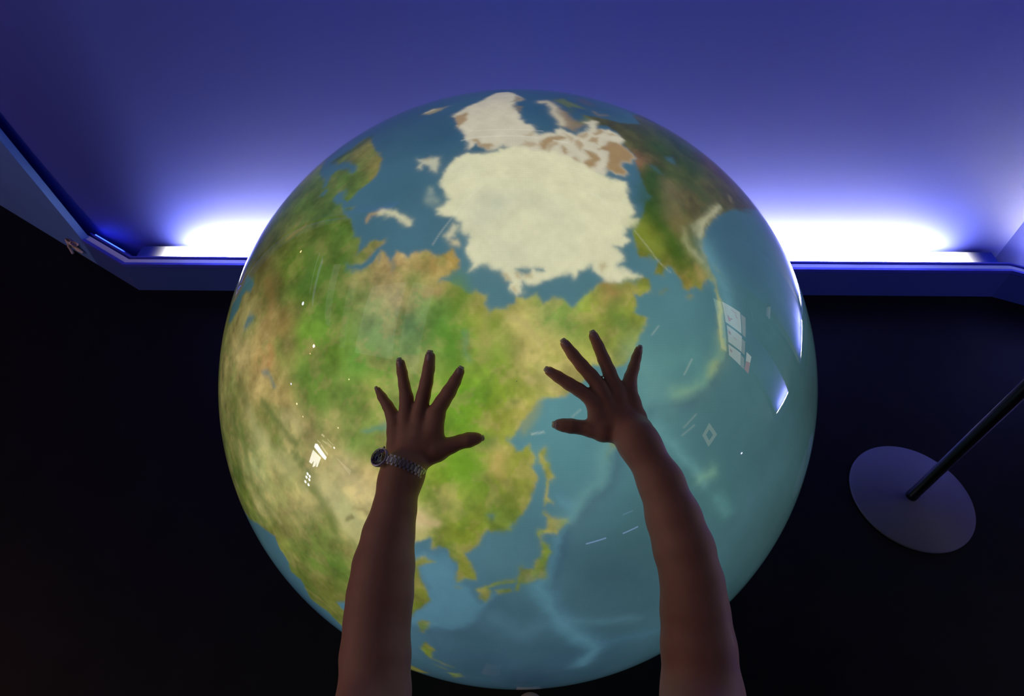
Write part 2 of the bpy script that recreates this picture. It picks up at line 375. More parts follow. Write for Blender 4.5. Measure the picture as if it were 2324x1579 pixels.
['#9a9850',0.5,0.396,1.2,[64,-11,46,-70,18,-114]],
['#9a8048',0.6,0.396,1.2,[222,242,237,226]],
['#4c7030',0.6,0.528,1.6,[-101,-140,-84,-145,-61,-147]],
['#b8a25c',0.7,0.495,1.5,[-41,-184,-47,-202,-39,-214]],
['#6f8e2c',0.5,0.46199999999999997,1.4,[-96,-203,-110,-212,-128,-220]],
['#c8b080',0.8,0.33,1.0,[-254,-351,-225,-360,-202,-360]],
['#8e9050',0.4,0.396,1.2,[-174,-299,-189,-322,-220,-338]],
['#63702c',0.6,0.495,1.5,[-4,-246,-13,-274,-34,-294]],
['#566a26',0.6,0.33,1.0,[-57,-350,-47,-368,-34,-370]],
['#6f9a28',0.5,0.66,2.0,[-146,-192,-128,-202,-96,-223]],
['#3a5468',0.78,0.8,1.0,[260,-168,235,-262,187,-312,132,-376,124,-417,116,-470,99,-527,114,-595,146,-673]],
['#3a5468',0.45499999999999996,0.96,0.9,[149,-701,190,-736,262,-818,253,-898,200,-943,120,-966]],
['#6fa09c',0.5850000000000001,1.1199999999999999,1.4,[218,-167,209,-244,158,-302,131,-345]],
['#5c8fa0',0.52,1.2800000000000002,1.8,[59,-542,91,-588,117,-651,154,-709,219,-773,254,-835,225,-925]],
['#5c8a9a',0.325,0.96,1.0,[151,-673,218,-682,374,-708]],
['#4a7890',0.26,1.1199999999999999,1.2,[260,-808,338,-795,455,-803]],
['#3a5468',0.45499999999999996,0.8,0.9,[-248,-726,-165,-728,-105,-681,-76,-614,-40,-582]],
['#5a8498',0.325,1.6,2.4,[-59,-664,14,-731,69,-696]],
['#3a5468',0.39,0.8,0.9,[-256,-751,-239,-854,-187,-953,-168,-1086]],
['#8ab088',0.78,0.96,1.5,[566,115,557,77,533,45,498,8,460,-14,405,-31]],
['#a9a85e',0.9750000000000001,0.32000000000000006,0.7,[563,228,561,185,562,138,565,101]],
['#a0b070',0.78,0.48,0.9,[533,45,515,26]],
['#3a5468',0.7150000000000001,0.96,1.2,[591,160,576,85,526,0,441,-56,340,-66]],
['#6fa39c',0.52,1.7600000000000002,2.2,[292,74,327,20,339,-35,364,-48]],
['#5f968e',0.45499999999999996,1.4400000000000002,2.0,[390,55,456,68,483,23]],
['#4d7d80',0.52,1.4400000000000002,2.0,[415,10,469,22]],
['#6a9fa0',0.5850000000000001,0.8,1.0,[353,-101,427,-184,495,-248,512,-269]],
['#7aa58c',0.65,0.7200000000000001,1.2,[496,-255,532,-239]],
['#639a98',0.45499999999999996,0.96,1.5,[559,-319,610,-368]],
['#6b9eaa',0.65,1.4400000000000002,2.0,[539,393,572,314,592,237,602,161]],
['#3f6072',0.39,2.0,2.5,[630,475,624,351,642,216,665,114]],
['#e4e6d4',0.35,0.08,0.09,[-223,353,-206,386,-167,447,-139,489,-101,537]],
['#e4e6d4',0.35,0.08,0.09,[194,522,226,505,260,469,274,443]],
['#e4e6d4',0.3,0.08,0.09,[313,410,346,365,376,321,408,295]],
['#e4e6d4',0.5,0.08,0.12,[-155,782,-113,782,-68,781,-15,781,21,780,73,775]],
['#e4e6d4',0.5,0.08,0.14,[-177,733,-148,744,-95,746,-52,746,-9,746,35,742,55,738]],
['#e4e6d4',0.5,0.08,0.2,[101,730,121,729,141,725]],
['#e4e6d4',0.25,0.08,0.09,[341,121,361,145]],
['#e4e6d4',0.3,0.08,0.09,[432,22,456,62]],
['#e4e6d4',0.35,0.08,0.16,[37,-126,66,-121]],
['#e4e6d4',0.22,0.08,0.12,[134,-84,154,-67]],
['#e4e6d4',0.2,0.08,0.09,[432,-115,469,-81]],
['#e4e6d4',0.2,0.08,0.09,[428,-135,464,-110]]]
LAND_COLOURS=[[-1.3,5.6,160,160,85],[-4.0,6.7,150,160,60],[-2.8,1.8,130,160,50],[0.8,6.7,195,180,110],[2.2,4.5,190,175,105],[0.3,7.8,185,170,100],[-6.7,5.6,105,150,50],[-5.1,8.9,150,150,70],[-9.5,7.8,95,140,60],[-12.4,9.6,120,150,80],[-13.2,12.5,110,130,65],[-12.2,14.9,165,140,85],[-9.9,15.4,170,140,80],[-15.9,15.1,175,145,95],[-14.8,16.3,190,165,110],[-16.9,12.7,150,135,90],[-15.5,10.3,160,140,105],[-17.9,9.2,125,145,85],[-18.3,6.3,110,140,80],[-8.7,14.7,165,135,70],[3.5,7.8,110,155,70],[5.7,6.8,125,155,75],[8.5,9.1,150,165,60],[11.3,10.3,160,140,80],[13.0,8.1,110,140,55],[12.3,5.3,140,150,60],[14.8,9.4,150,155,60],[4.6,3.5,170,165,80],[6.7,0.9,165,150,90],[3.5,0.8,185,175,110],[1.4,-0.2,160,170,70],[-1.2,-1.8,140,165,50],[-3.8,-1.9,110,150,35],[-6.5,-1.9,95,145,30],[-2.2,-5.0,150,155,60],[0.4,-3.4,180,165,85],[-6.5,-5.1,105,150,35],[-4.9,-7.7,110,140,45],[-2.2,-9.3,175,165,85],[-6.0,-10.5,95,150,40],[-8.7,-11.7,120,160,40],[-11.0,-11.3,140,160,55],[-3.8,-12.7,110,140,45],[-0.6,-12.0,150,150,65],[1.0,-9.8,140,150,55],[-1.1,-15.5,115,130,50],[-8.3,-15.7,115,140,45],[-8.8,-14.6,165,155,80],[-12.1,-17.8,205,185,135],[-11.6,-14.2,120,140,50],[-6.7,-18.7,125,140,40],[-9.5,-19.5,115,130,40],[-6.3,-24.5,110,115,45],[-13.2,-27.5,120,125,50],[-13.3,-31.6,95,105,35],[-29.0,6.1,100,140,45],[-25.3,8.4,95,135,45],[-24.2,3.6,105,140,50],[-20.0,2.3,95,145,55],[-21.2,-2.2,110,140,60],[-18.0,-1.0,150,160,75],[-16.2,0.7,110,150,60],[-15.1,4.5,130,155,95],[-13.5,6.8,90,135,80],[-28.6,0.6,95,130,50],[-26.9,-2.3,100,135,50],[-33.2,3.8,135,135,70],[-34.7,7.8,130,110,60],[-39.2,8.1,160,140,85],[-45.5,10.3,145,135,80],[-45.5,4.3,165,150,95],[-38.3,2.6,175,140,85],[-39.2,-1.4,175,155,95],[-33.8,-2.6,155,135,80],[-46.5,-3.0,120,120,65],[-49.3,-9.3,110,115,60],[-56.2,-16.5,120,125,65],[-43.7,-8.6,140,135,80],[-38.1,-6.7,110,120,55],[-36.1,-9.2,110,120,50],[-32.1,-8.1,185,175,115],[-29.4,-7.3,165,150,95],[-38.6,-10.8,180,180,112],[-41.9,-14.2,165,168,108],[-34.6,-13.0,165,165,100],[-48.5,-21.5,110,125,50],[-50.7,-17.8,90,110,45],[-41.5,-21.1,165,160,100],[-33.3,-16.9,170,165,100],[-29.9,-18.4,150,145,90],[-36.2,-23.6,130,125,70],[-26.3,-16.4,185,175,122],[-23.5,-17.9,190,188,128],[-20.4,-15.6,205,185,130],[-22.4,-20.4,190,180,120],[-26.4,-19.8,125,130,65],[-29.0,-22.5,110,130,55],[-32.2,-27.4,100,125,50],[-26.8,-27.4,95,120,45],[-24.4,-23.7,120,125,60],[-37.7,-27.6,125,130,60],[-40.4,-25.0,120,125,55],[-37.2,-34.2,95,110,45],[-30.7,-34.3,100,105,45],[-25.5,-32.3,110,115,50],[-18.9,-12.4,195,170,110],[-18.0,-8.9,115,140,60],[-21.3,-7.9,110,140,60],[-24.0,-6.9,150,145,85],[-22.8,-11.0,180,165,115],[-27.3,-12.1,160,150,100],[-28.7,-9.7,150,145,90],[-26.8,32.6,80,110,40],[-26.5,39.6,110,110,50],[-23.1,34.6,120,115,60],[-27.6,30.0,85,110,50],[-32.5,32.7,85,105,50],[-36.1,31.0,80,105,40],[-28.7,24.9,75,105,45],[-25.4,21.8,80,110,45],[-30.3,21.3,95,110,50],[-37.0,22.9,100,110,50],[-45.0,31.8,80,100,45],[-33.9,17.4,95,125,40],[-43.3,19.5,90,85,45],[-50.6,24.5,70,80,45],[-49.3,17.5,100,95,50],[-38.5,14.5,95,90,45],[-30.3,14.0,85,120,40],[-25.7,16.1,80,115,45],[-42.0,22.6,75,85,40],[19.7,42.7,64,73,30],[23.7,38.9,51,73,30],[28.2,36.0,55,73,30],[37.2,41.2,77,64,43],[40.5,50.7,73,68,47],[29.2,43.4,51,73,34],[20.1,31.1,43,73,34],[21.3,29.6,51,77,34],[24.2,28.6,98,94,55],[23.6,29.3,107,98,60],[29.9,30.4,90,86,47],[35.6,31.6,68,68,38],[25.0,25.4,86,81,43],[19.7,25.0,51,81,34],[20.0,22.8,68,94,34],[17.5,19.5,107,120,38],[17.9,17.6,103,111,38],[21.0,20.0,73,94,34],[22.9,22.6,107,98,51],[24.0,20.6,86,94,43],[25.0,17.9,94,103,38],[22.5,16.2,64,98,34],[23.7,14.4,150,130,65],[26.1,15.3,130,140,50],[19.1,15.8,111,116,43],[18.3,33.0,133,98,68],[17.8,41.8,73,73,34],[48.6,40.0,60,60,38],[3.5,-12.6,150,150,75],[4.4,-17.8,150,155,65],[4.0,-22.2,105,125,50],[1.8,-27.1,110,120,50],[-3.5,-28.7,115,125,50],[-13.2,-36.3,105,120,60],[-14.0,-43.9,110,120,45],[11.8,-7.7,130,150,60],[27.9,11.6,160,160,85],[6.8,9.6,135,155,80],[10.0,2.5,150,155,70]]
OCEAN_COLOURS=[[-17.8,28.4,66,110,130],[-13.3,20.2,72,115,135],[-4.1,12.3,85,130,140],[4.1,11.2,85,128,140],[-27.2,46.5,55,90,115],[-18.5,48.8,50,85,112],[-12.6,39.7,52,90,115],[1.6,47.5,48,88,115],[9.5,49.2,50,85,110],[18.5,26.4,65,105,130],[15.8,15.4,80,125,140],[21.9,11.0,85,135,145],[18.4,8.4,88,140,145],[17.1,6.0,88,138,138],[19.4,0.5,95,145,140],[22.8,4.0,76,120,124],[6.8,-3.4,100,160,165],[4.2,-7.1,98,155,160],[9.7,-11.5,90,145,152],[7.2,-17.3,82,125,140],[1.2,-21.5,75,118,131],[-1.1,-23.6,80,123,131],[-9.9,-25.6,85,130,150],[-11.5,-30.4,78,120,145],[-7.5,-35.2,55,85,100],[-1.1,-32.8,58,90,104],[5.3,-36.7,55,87,101],[12.8,-42.7,52,83,100],[12.5,-25.5,52,80,95],[10.3,-21.8,54,85,94],[16.1,-19.1,62,99,100],[17.7,-30.2,58,90,100],[9.4,-44.8,50,80,100],[-4.7,-44.3,48,76,95],[2.6,-51.3,40,64,86],[25.7,-13.8,72,115,115],[28.7,-4.8,68,108,115],[33.7,-11.4,62,102,108],[24.8,-1.8,75,118,120],[35.9,18.5,62,100,118],[31.5,23.8,60,98,115],[53.3,34.4,60,90,115],[29.4,10.5,68,113,122],[33.5,7.7,66,108,114],[44.7,-2.0,56,92,95],[53.4,-2.2,54,82,82],[44.4,-25.1,58,90,91],[38.1,-37.9,55,90,95],[-42.1,-28.4,68,110,125],[-42.2,-45.9,58,95,120],[-51.2,19.8,70,110,112],[-27.9,-37.1,80,125,145],[-47.6,-28.8,75,115,125],[-17.4,-7.1,90,150,130]]
HANDS={'left':{'pinky':[[-0.1911,0.5254,1.243,0.0036],[-0.1842,0.5152,1.2397,0.0056],[-0.1755,0.5036,1.2348,0.0069],[-0.1694,0.4936,1.2297,0.0081],[-0.1652,0.4851,1.225,0.0092]],
'ring':[[-0.1571,0.5481,1.2746,0.0057],[-0.1543,0.5366,1.2679,0.0064],[-0.1509,0.5215,1.2583,0.0071],[-0.1473,0.5062,1.2491,0.0089],[-0.1474,0.4948,1.2397,0.0092],[-0.1476,0.4856,1.2322,0.0098]],
'middle':[[-0.1142,0.5494,1.288,0.0064],[-0.1158,0.5355,1.2789,0.0074],[-0.1189,0.5201,1.2674,0.0081],[-0.1232,0.5053,1.2553,0.0088],[-0.1265,0.4941,1.2457,0.0094],[-0.1284,0.4841,1.2371,0.01]],
'index':[[-0.0721,0.5287,1.2808,0.0056],[-0.0786,0.5176,1.2731,0.0072],[-0.087,0.5061,1.2642,0.0088],[-0.0961,0.4958,1.2547,0.0095],[-0.1038,0.4866,1.2463,0.0105]],
'thumb':[[-0.046,0.457,1.2239,0.0055],[-0.0506,0.456,1.2243,0.0073],[-0.0593,0.4543,1.2237,0.0093],[-0.0711,0.4534,1.2203,0.0088],[-0.0844,0.4501,1.2161,0.0102],[-0.1034,0.4453,1.212,0.0146],[-0.1275,0.4399,1.2006,0.0154]],
'pal1':[[-0.1651,0.485,1.2252,0.0095],[-0.1634,0.4717,1.2159,0.0116],[-0.1618,0.4557,1.2027,0.0134],[-0.1563,0.4368,1.1974,0.0162],[-0.15,0.4147,1.203,0.0238]],
'pal2':[[-0.1476,0.4856,1.2322,0.0098],[-0.1457,0.4685,1.2209,0.0133],[-0.1418,0.4475,1.2106,0.0161],[-0.1463,0.4142,1.2038,0.0237]],
'pal3':[[-0.1284,0.484,1.2373,0.0103],[-0.1303,0.4662,1.2244,0.014],[-0.1312,0.4462,1.2127,0.0161],[-0.1435,0.4145,1.2034,0.0223]],
'pal4':[[-0.1052,0.4815,1.2422,0.0113],[-0.11,0.4642,1.2276,0.0135],[-0.1182,0.4515,1.2152,0.0154],[-0.1298,0.4378,1.2043,0.0161],[-0.1479,0.4147,1.203,0.023]],
'web':[[-0.1034,0.4459,1.2118,0.0139],[-0.1087,0.4627,1.2245,0.0117],[-0.1052,0.4799,1.2407,0.0111]],
'arm':[[-0.15,0.4149,1.2044,0.0257],[-0.1531,0.3995,1.1985,0.0264],[-0.1563,0.3682,1.1867,0.0278],[-0.1618,0.3392,1.1761,0.0326],[-0.1653,0.3032,1.1634,0.0381],[-0.167,0.2698,1.1521,0.0402],[-0.1683,0.2401,1.1425,0.0396],[-0.1664,0.2034,1.1353,0.0411],[-0.1627,0.1623,1.1286,0.0409]]},'right':{'pinky':[[0.1791,0.5641,1.2852,0.0048],[0.1752,0.554,1.2807,0.0059],[0.1708,0.5411,1.2741,0.007],[0.1655,0.5284,1.2675,0.0081],[0.1634,0.5187,1.2618,0.0092]],
'ring':[[0.1137,0.5713,1.3069,0.0059],[0.1204,0.559,1.2987,0.0068],[0.1276,0.5442,1.2881,0.0077],[0.1348,0.531,1.2778,0.0084],[0.141,0.5194,1.2678,0.0086],[0.1459,0.5119,1.2616,0.0095]],
'middle':[[0.0735,0.5585,1.3046,0.0058],[0.0841,0.5462,1.2965,0.0072],[0.0965,0.5342,1.2872,0.008],[0.109,0.5238,1.278,0.0086],[0.1202,0.5136,1.2686,0.0092],[0.1258,0.5053,1.2611,0.0094]],
'index':[[0.0511,0.5266,1.2845,0.0055],[0.063,0.5203,1.2802,0.0069],[0.0782,0.5128,1.2737,0.0079],[0.0921,0.507,1.2677,0.0083],[0.1033,0.5015,1.2617,0.0086],[0.1117,0.4967,1.2565,0.0089]],
'thumb':[[0.0639,0.4698,1.2379,0.0066],[0.0705,0.469,1.2379,0.008],[0.0809,0.4682,1.2369,0.0091],[0.0921,0.4681,1.2345,0.0086],[0.1087,0.4666,1.2329,0.0111],[0.1252,0.4649,1.232,0.0149],[0.1451,0.4658,1.2284,0.0155]],
'pal1':[[0.1634,0.5187,1.2618,0.0092],[0.1682,0.5002,1.2468,0.0106],[0.1754,0.4848,1.2324,0.0118],[0.1761,0.4646,1.2329,0.0166],[0.1691,0.4475,1.237,0.0224]],
'pal2':[[0.1459,0.5117,1.2618,0.0098],[0.1518,0.4862,1.2426,0.0132],[0.1634,0.466,1.2358,0.0193],[0.1684,0.4474,1.2371,0.0224]],
'pal3':[[0.1258,0.5052,1.2613,0.0097],[0.136,0.4845,1.2452,0.0132],[0.1551,0.4646,1.2355,0.0179],[0.1677,0.4469,1.2368,0.0224]],
'pal4':[[0.1116,0.4966,1.2567,0.0091],[0.1191,0.4824,1.2458,0.0117],[0.1337,0.4688,1.2339,0.0152],[0.1553,0.4622,1.2316,0.0165]],
'web':[[0.1253,0.4656,1.2314,0.0138],[0.1184,0.4782,1.2422,0.0117],[0.113,0.4935,1.2538,0.0091]],
'arm':[[0.1683,0.4456,1.2355,0.025],[0.1753,0.4356,1.2316,0.0255],[0.1966,0.3937,1.2155,0.0291],[0.2093,0.3514,1.1999,0.0342],[0.2187,0.3156,1.1872,0.037],[0.225,0.2774,1.1743,0.0374],[0.2252,0.2469,1.1617,0.0402],[0.2258,0.2103,1.147,0.0432],[0.2253,0.1623,1.1286,0.0464]]}}
GLOBE_CENTRE=(0.0119,0.9183,0.7492)
GLOBE_AXIS=(-0.00786,-0.60743,0.79434)
WATCH_CENTRE=(-0.1500,0.4199,1.2086)
WATCH_E1=(0.9400,-0.2623,-0.2241)
WATCH_E2=(0.1459,-0.2862,0.9470)
FLOORSCRAP=[((-2.0723, 2.2481, 0.0928), (-2.0706, 2.2469, 0.0757), 0.007, 0.008), ((-2.0706, 2.2469, 0.0757), (-2.0067, 2.2055, 0.1044), 0.009, 0.009), ((-2.0067, 2.2055, 0.1044), (-1.9697, 2.1814, 0.1186), 0.009, 0.006), ((-2.0776, 2.2515, 0.0688), (-2.0997, 2.2659, 0.0385), 0.008, 0.006), ((-2.0997, 2.2659, 0.0385), (-2.0942, 2.2544, 0.008), 0.006, 0.006), ((-2.0067, 2.2055, 0.1044), (-2.0417, 2.2282, 0.0718), 0.008, 0.007), ((-2.0417, 2.2282, 0.0718), (-2.0216, 2.2152, 0.0631), 0.006, 0.008), ((-2.0216, 2.2152, 0.0631), (-1.9939, 2.1972, 0.0603), 0.008, 0.005), ((-2.0491, 2.233, 0.1052), (-2.0805, 2.2534, 0.0824), 0.006, 0.006)]
DISPLAY=[('strip', [(1.191, 2.489), (1.199, 2.293), (0.51, 1.99), (0.491, 2.121)]), ('screen', [(1.218, 2.275), (1.241, 1.849), (0.944, 1.761), (0.926, 2.142)]), ('screen', [(0.894, 2.106), (0.912, 1.743), (0.702, 1.678), (0.669, 1.999)]), ('screen', [(0.636, 1.987), (0.678, 1.684), (0.517, 1.618), (0.499, 1.913)]), ('side', [(1.224, 1.827), (1.225, 1.718), (0.943, 1.662), (0.945, 1.737)]), ('side', [(0.884, 1.726), (0.883, 1.65), (0.704, 1.601), (0.699, 1.668)]), ('side', [(0.659, 1.669), (0.661, 1.594), (0.526, 1.524), (0.514, 1.61)]), ('card', [(0.771, 1.572), (0.779, 1.448), (0.691, 1.44), (0.651, 1.538)]), ('cardred', [(0.648, 1.537), (0.688, 1.438), (0.535, 1.41), (0.533, 1.514)]), ('mark', [(1.065, 2.132), (1.041, 2.059), (0.991, 2.031), (0.973, 2.08)]), ('mark', [(1.027, 2.079), (1.054, 2.003), (1.04, 2.001), (0.992, 2.066)]), ('mark', [(0.832, 2.069), (0.834, 1.993), (0.797, 1.97), (0.788, 2.021)]), ('mark', [(0.597, 1.934), (0.596, 1.872), (0.572, 1.856), (0.563, 1.908)]), ('mark', [(1.185, 2.057), (1.18, 1.928), (1.172, 1.924), (1.173, 2.056)]), ('mark', [(1.154, 1.939), (1.111, 1.889), (1.1, 1.902), (1.143, 1.949)]), ('mark', [(0.798, 1.917), (0.802, 1.829), (0.792, 1.828), (0.787, 1.916)])]
BLUESPOT=(3.6, -0.433, 0.63)
CEILING=[[(-2.17, 0.908, 3.1), (-1.447, 0.749, 3.1), (-2.122, -0.412, 3.1), (-3.25, -0.157, 3.1)], [(-1.328, 0.717, 3.1), (-1.023, 0.552, 3.1), (-1.665, -0.741, 3.1), (-2.049, -0.621, 3.1)], [(-3.618, 2.03, 3.1), (-3.279, 1.849, 3.1), (-4.198, 0.674, 3.1), (-4.59, 0.835, 3.1)], [(-2.844, 1.25, 3.1), (-2.58, 1.143, 3.1), (-3.662, 0.004, 3.1), (-3.958, 0.047, 3.1)]]
DIAMOND=[(-1.19, 1.906), (-1.147, 1.495), (-1.53, 1.453), (-1.552, 1.846)]

# ---------------------------------------------------------------- materials
M_wall = mat('blue_painted_wall', (.098, .125, .64), .55, noise=.03, scale=3)
M_plinth = mat('dark_blue_skirting', (.08, .13, .50), .45, noise=.05, scale=6)
M_lip = mat('blue_lip', (.10, .12, .75), .4)
M_ledge = mat('white_ledge', (.90, .92, .97), .4)
M_dark = mat('dark_board', (.025, .025, .03), .6)
M_wing = mat('grey_blue_board', (.15, .30, .85), .6, noise=.06, scale=5)
M_black = mat('black_ceiling', (.01, .01, .012), .9)
M_floor = mat('dark_wood_floor', (.008, .007, .007), .5, noise=.5, scale=9, spec=.12)
M_white = mat('pale_disc_enamel', (.16, .15, .20), .5, noise=.03)
M_pole = mat('black_post', (.02, .02, .025), .35, metal=.6)
M_skin = mat('skin', (.44, .21, .155), .55, noise=.10, scale=60, bump=.15)
M_nail = mat('fingernail', (.50, .30, .32), .2, coat=.3)
M_niptip = mat('nail_edge', (.75, .72, .55), .3)

# ---------------------------------------------------------------- setting: floor, ceiling, walls, skirting
floor = prism('floor', [(-6, -5.5), (6, -5.5), (6, 5.5), (-6, 5.5)], -.1, 0, M_floor, kind='structure')
ceil = prism('ceiling', [(-6, -5.5), (6, -5.5), (6, 5.5), (-6, 5.5)], 3.2, 3.3, M_black, kind='structure')
# plan of the skirting face, left wing -> long straight run -> right turn, seen from inside the room
WING0 = (-1.685, 2.010); WDIR = np.array([-.8385, .5449])
def wingpt(t, d=0):
    n = np.array([.5449, .8385]); p = np.array(WING0) + WDIR * t + n * d; return (float(p[0]), float(p[1]))
FACE = [wingpt(.31), WING0, (2.145, 1.968), (2.50, 1.80), (2.80, 1.50)]
def band(name, d0, d1, z0, z1, m, line=FACE, kind='structure', parent=None):
    a = offs(line, d0); b = offs(line, d1)
    return prism(name, a + b[::-1], z0, z1, m, parent, kind)
band('baseboard_back', 0, .012, 0, .136, M_plinth)
band('trim_1', -.001, .012, .138, .155, M_lip)
band('trim_2', .012, .036, .10, .152, M_ledge)
band('trim_3', .046, .052, .10, .156, M_lip)
_a, _c, _b = np.array((-1.40, 2.155)), np.array((-1.79, 2.155)), np.array(wingpt(.50, .068))
WALLLINE = [wingpt(2.6, .068)] + [tuple(_b*(1-q)**2 + _c*2*q*(1-q) + _a*q*q) for q in np.linspace(0, 1, 22)] + [(2.19, 2.125), (2.60, 1.96), (2.96, 1.62)]
band('wall_back', 0, .08, 0, 3.2, M_wall, WALLLINE)
# raked panel standing in front of the wall on the left
t0 = .31
prof = [(t0, 0), (2.2, 0), (2.2, 3.1), (t0 + 1.05, 3.1), (t0 + .155, .60), (t0 - .02, .14)]
v = []
for d in (0, .03):
    v += [(*wingpt(t, d), z) for t, z in prof]
n = len(prof)
f = [tuple(range(n)), tuple(range(n, 2*n))[::-1]] + [(i, i+n, (i+1) % n + n, (i+1) % n) for i in range(n)]
o = link('wall_left_wing', mesh('wall_left_wing', v, f), M_wing); o['kind'] = 'structure'
# trough diffusers (the only visible part of the fluorescent uplight)
def strip(name, line, d0, d1, z, L, col, label):
    e = empty(name, (line[0][0], line[0][1], z)); tag(e, label, 'lamp')
    a = offs(line, d0); b = offs(line, d1)
    m_ = mat(name + '_glow', (.06, .09, .45), emis=col, estr=L, spec=0); nt = m_.node_tree
    # fall-off painted into the emission: the cover's glow dies away towards both ends
    tc = nt.nodes.new('ShaderNodeNewGeometry'); sx = nt.nodes.new('ShaderNodeSeparateXYZ'); nt.links.new(tc.outputs['Position'], sx.inputs[0])
    x0, x1 = line[0][0], line[-1][0]; fd = min(.36, (x1 - x0) * .15); outs = []
    for p_, q_ in ((x0, x0 + fd), (x1, x1 - fd)):
        mr = nt.nodes.new('ShaderNodeMapRange'); mr.interpolation_type = 'SMOOTHERSTEP'; mr.inputs[1].default_value = p_; mr.inputs[2].default_value = q_
        nt.links.new(sx.outputs['X'], mr.inputs[0]); outs.append(mr.outputs[0])
    m1 = nt.nodes.new('ShaderNodeMath'); m1.operation = 'MULTIPLY'; nt.links.new(outs[0], m1.inputs[0]); nt.links.new(outs[1], m1.inputs[1])
    m2 = nt.nodes.new('ShaderNodeMath'); m2.operation = 'MULTIPLY'; m2.inputs[1].default_value = L; m3 = nt.nodes.new('ShaderNodeMath'); m3.operation = 'POWER'; m3.inputs[1].default_value = 2.3 if L > 10 else .5; nt.links.new(m1.outputs[0], m3.inputs[0]); nt.links.new(m3.outputs[0], m2.inputs[0])
    nt.links.new(m2.outputs[0], nt.nodes['Principled BSDF'].inputs['Emission Strength'])
    prism('diffuser', a + b[::-1], z - .01, z, m_, e)
    a = offs(line, d0 - .004); b = offs(line, d1 + .004)
    prism('housing', a + b[::-1], z - .06, z - .011, M_dark, e)
    return e
BL = (1.0, .95, .80)
strip('strip_light', [(-1.66, 2.012), (2.13, 1.970)], .058, .135, .14, 58, BL, 'long blue-white strip light recessed behind the dark blue skirting')
strip('strip_light.001', [(2.26, 1.916), (2.50, 1.80), (2.79, 1.51)], .058, .10, .14, 120, BL, 'strip light where the lit wall bends at far right beside the dark pillar')
strip('blue_fill_strip', [wingpt(.29), wingpt(.03)], .0535, .0600, .150, 5, (.03, .08, 1.0), 'added dim blue fill strip in the trough at the left bend of the lit wall')  # added glow strip, colours the otherwise dark left bend blue
# niche further right (seen mirrored in the globe)
NL = [(3.62, 1.18), (4.52, .54)]
prism('wall_right_pillar', [(2.80, 1.50), (3.60, 1.18), (3.75, 1.40), (2.96, 1.75)], 0, 3.2, M_dark, kind='structure')
band('wall_right_niche', .16, .22, 0, 3.2, M_wall, NL)
band('baseboard_right', 0, .03, 0, .155, M_plinth, NL)
strip('strip_light.002', [(3.68, 1.137), (4.46, .583)], .05, .09, .14, 240, BL, 'strip light at the foot of the blue niche beyond the dark pillar')
prism('wall_right', [(4.5, .56), (4.6, .56), (4.6, -5.5), (4.5, -5.5)], 0, 3.2, M_dark, kind='structure')
prism('wall_left', [(-4.5, -5.5), (-4.42, -5.5), (-4.42, 4.4), (-4.5, 4.4)], 0, 3.2, M_dark, kind='structure')
prism('wall_front', [(-4.5, -5.5), (4.6, -5.5), (4.6, -5.4), (-4.5, -5.4)], 0, 3.2, M_dark, kind='structure')

# ---------------------------------------------------------------- globe
GC = Vector(GLOBE_CENTRE); GR = .66
AX = Vector(GLOBE_AXIS).normalized(); AXX = Vector((0, 0, 1)).cross(AX).normalized(); AXY = AX.cross(AXX)
EXT = 75.0; STEP = .1; N = int(2 * EXT / STEP) + 1
rng = np.random.RandomState(7)
def vnoise(n, cells):
    g = rng.rand(cells + 4, cells + 4); t = np.linspace(0, cells, n); i = t.astype(int); f = t - i
    def wts(f): return np.stack([-.5*f + f*f - .5*f**3, 1 - 2.5*f*f + 1.5*f**3, .5*f + 2*f*f - 1.5*f**3, -.5*f*f + .5*f**3], 1)
    W_ = wts(f); A_ = sum(W_[:, k, None] * g[i + k] for k in range(4)); return sum(W_[None, :, k] * A_[:, i + k] for k in range(4)) - .5
def fbm(n, c, o=4): return sum(vnoise(n, c * 2**k) / 1.6**k for k in range(o))
ax = np.linspace(-EXT, EXT, N, dtype=np.float32)
WX = ax[None, :] + .50 * fbm(N, 64, 4) + .10 * fbm(N, 200, 2); WY = ax[:, None] + .50 * fbm(N, 64, 4) + .10 * fbm(N, 200, 2)   # ragged coasts
def interp(ctrl, wpow=3.2, eps=6.):
    q = 6; xs = ax[::q]; X, Y = np.meshgrid(xs, xs); num = np.zeros(X.shape + (3,)); den = np.zeros(X.shape)
    for c in ctrl:
        w_ = 1 / ((X - c[0])**2 + (Y - c[1])**2 + eps) ** (wpow / 2); num += w_[..., None] * srgb([c[2]/255, c[3]/255, c[4]/255]); den += w_
    R = num / den[..., None]
    t = (np.arange(N) / q); i = np.minimum(t.astype(int), len(xs) - 2); f = (t - i)
    R = R[i] * (1 - f)[:, None, None] + R[i + 1] * f[:, None, None]
    return R[:, i] * (1 - f)[None, :, None] + R[:, i + 1] * f[None, :, None]
land = interp(LAND_COLOURS, 3.4, 2.5); sea = interp(OCEAN_COLOURS, 2.6, 20.)
n1 = fbm(N, 62, 4); n2 = fbm(N, 85, 4); n3 = fbm(N, 34, 4); n4 = fbm(N, 14, 3)
land = land * (1 + .42 * n1)[..., None]
tan_ = srgb([.70, .62, .40]); grn = srgb([.28, .42, .17])
lum = (land * [.3, .6, .1]).sum(-1)
k = (np.clip(n2 * 1.9, 0, .60) * np.clip((lum - .06) / .12, .12, 1))[..., None]; land = land * (1 - k) + k * (land * .45 + tan_ * .55 * (land.mean(-1, keepdims=True) / .2))
k = (np.clip(-n3 * 1.7, 0, .55) * np.clip((.34 - lum) / .12, .15, 1))[..., None]; land = land * (1 - k) + k * (land * .4 + grn * .6 * (land.mean(-1, keepdims=True) / .14))
sea = sea * [.93, .89, .90] * (1 + .10 * n4 + .07 * n3)[..., None]
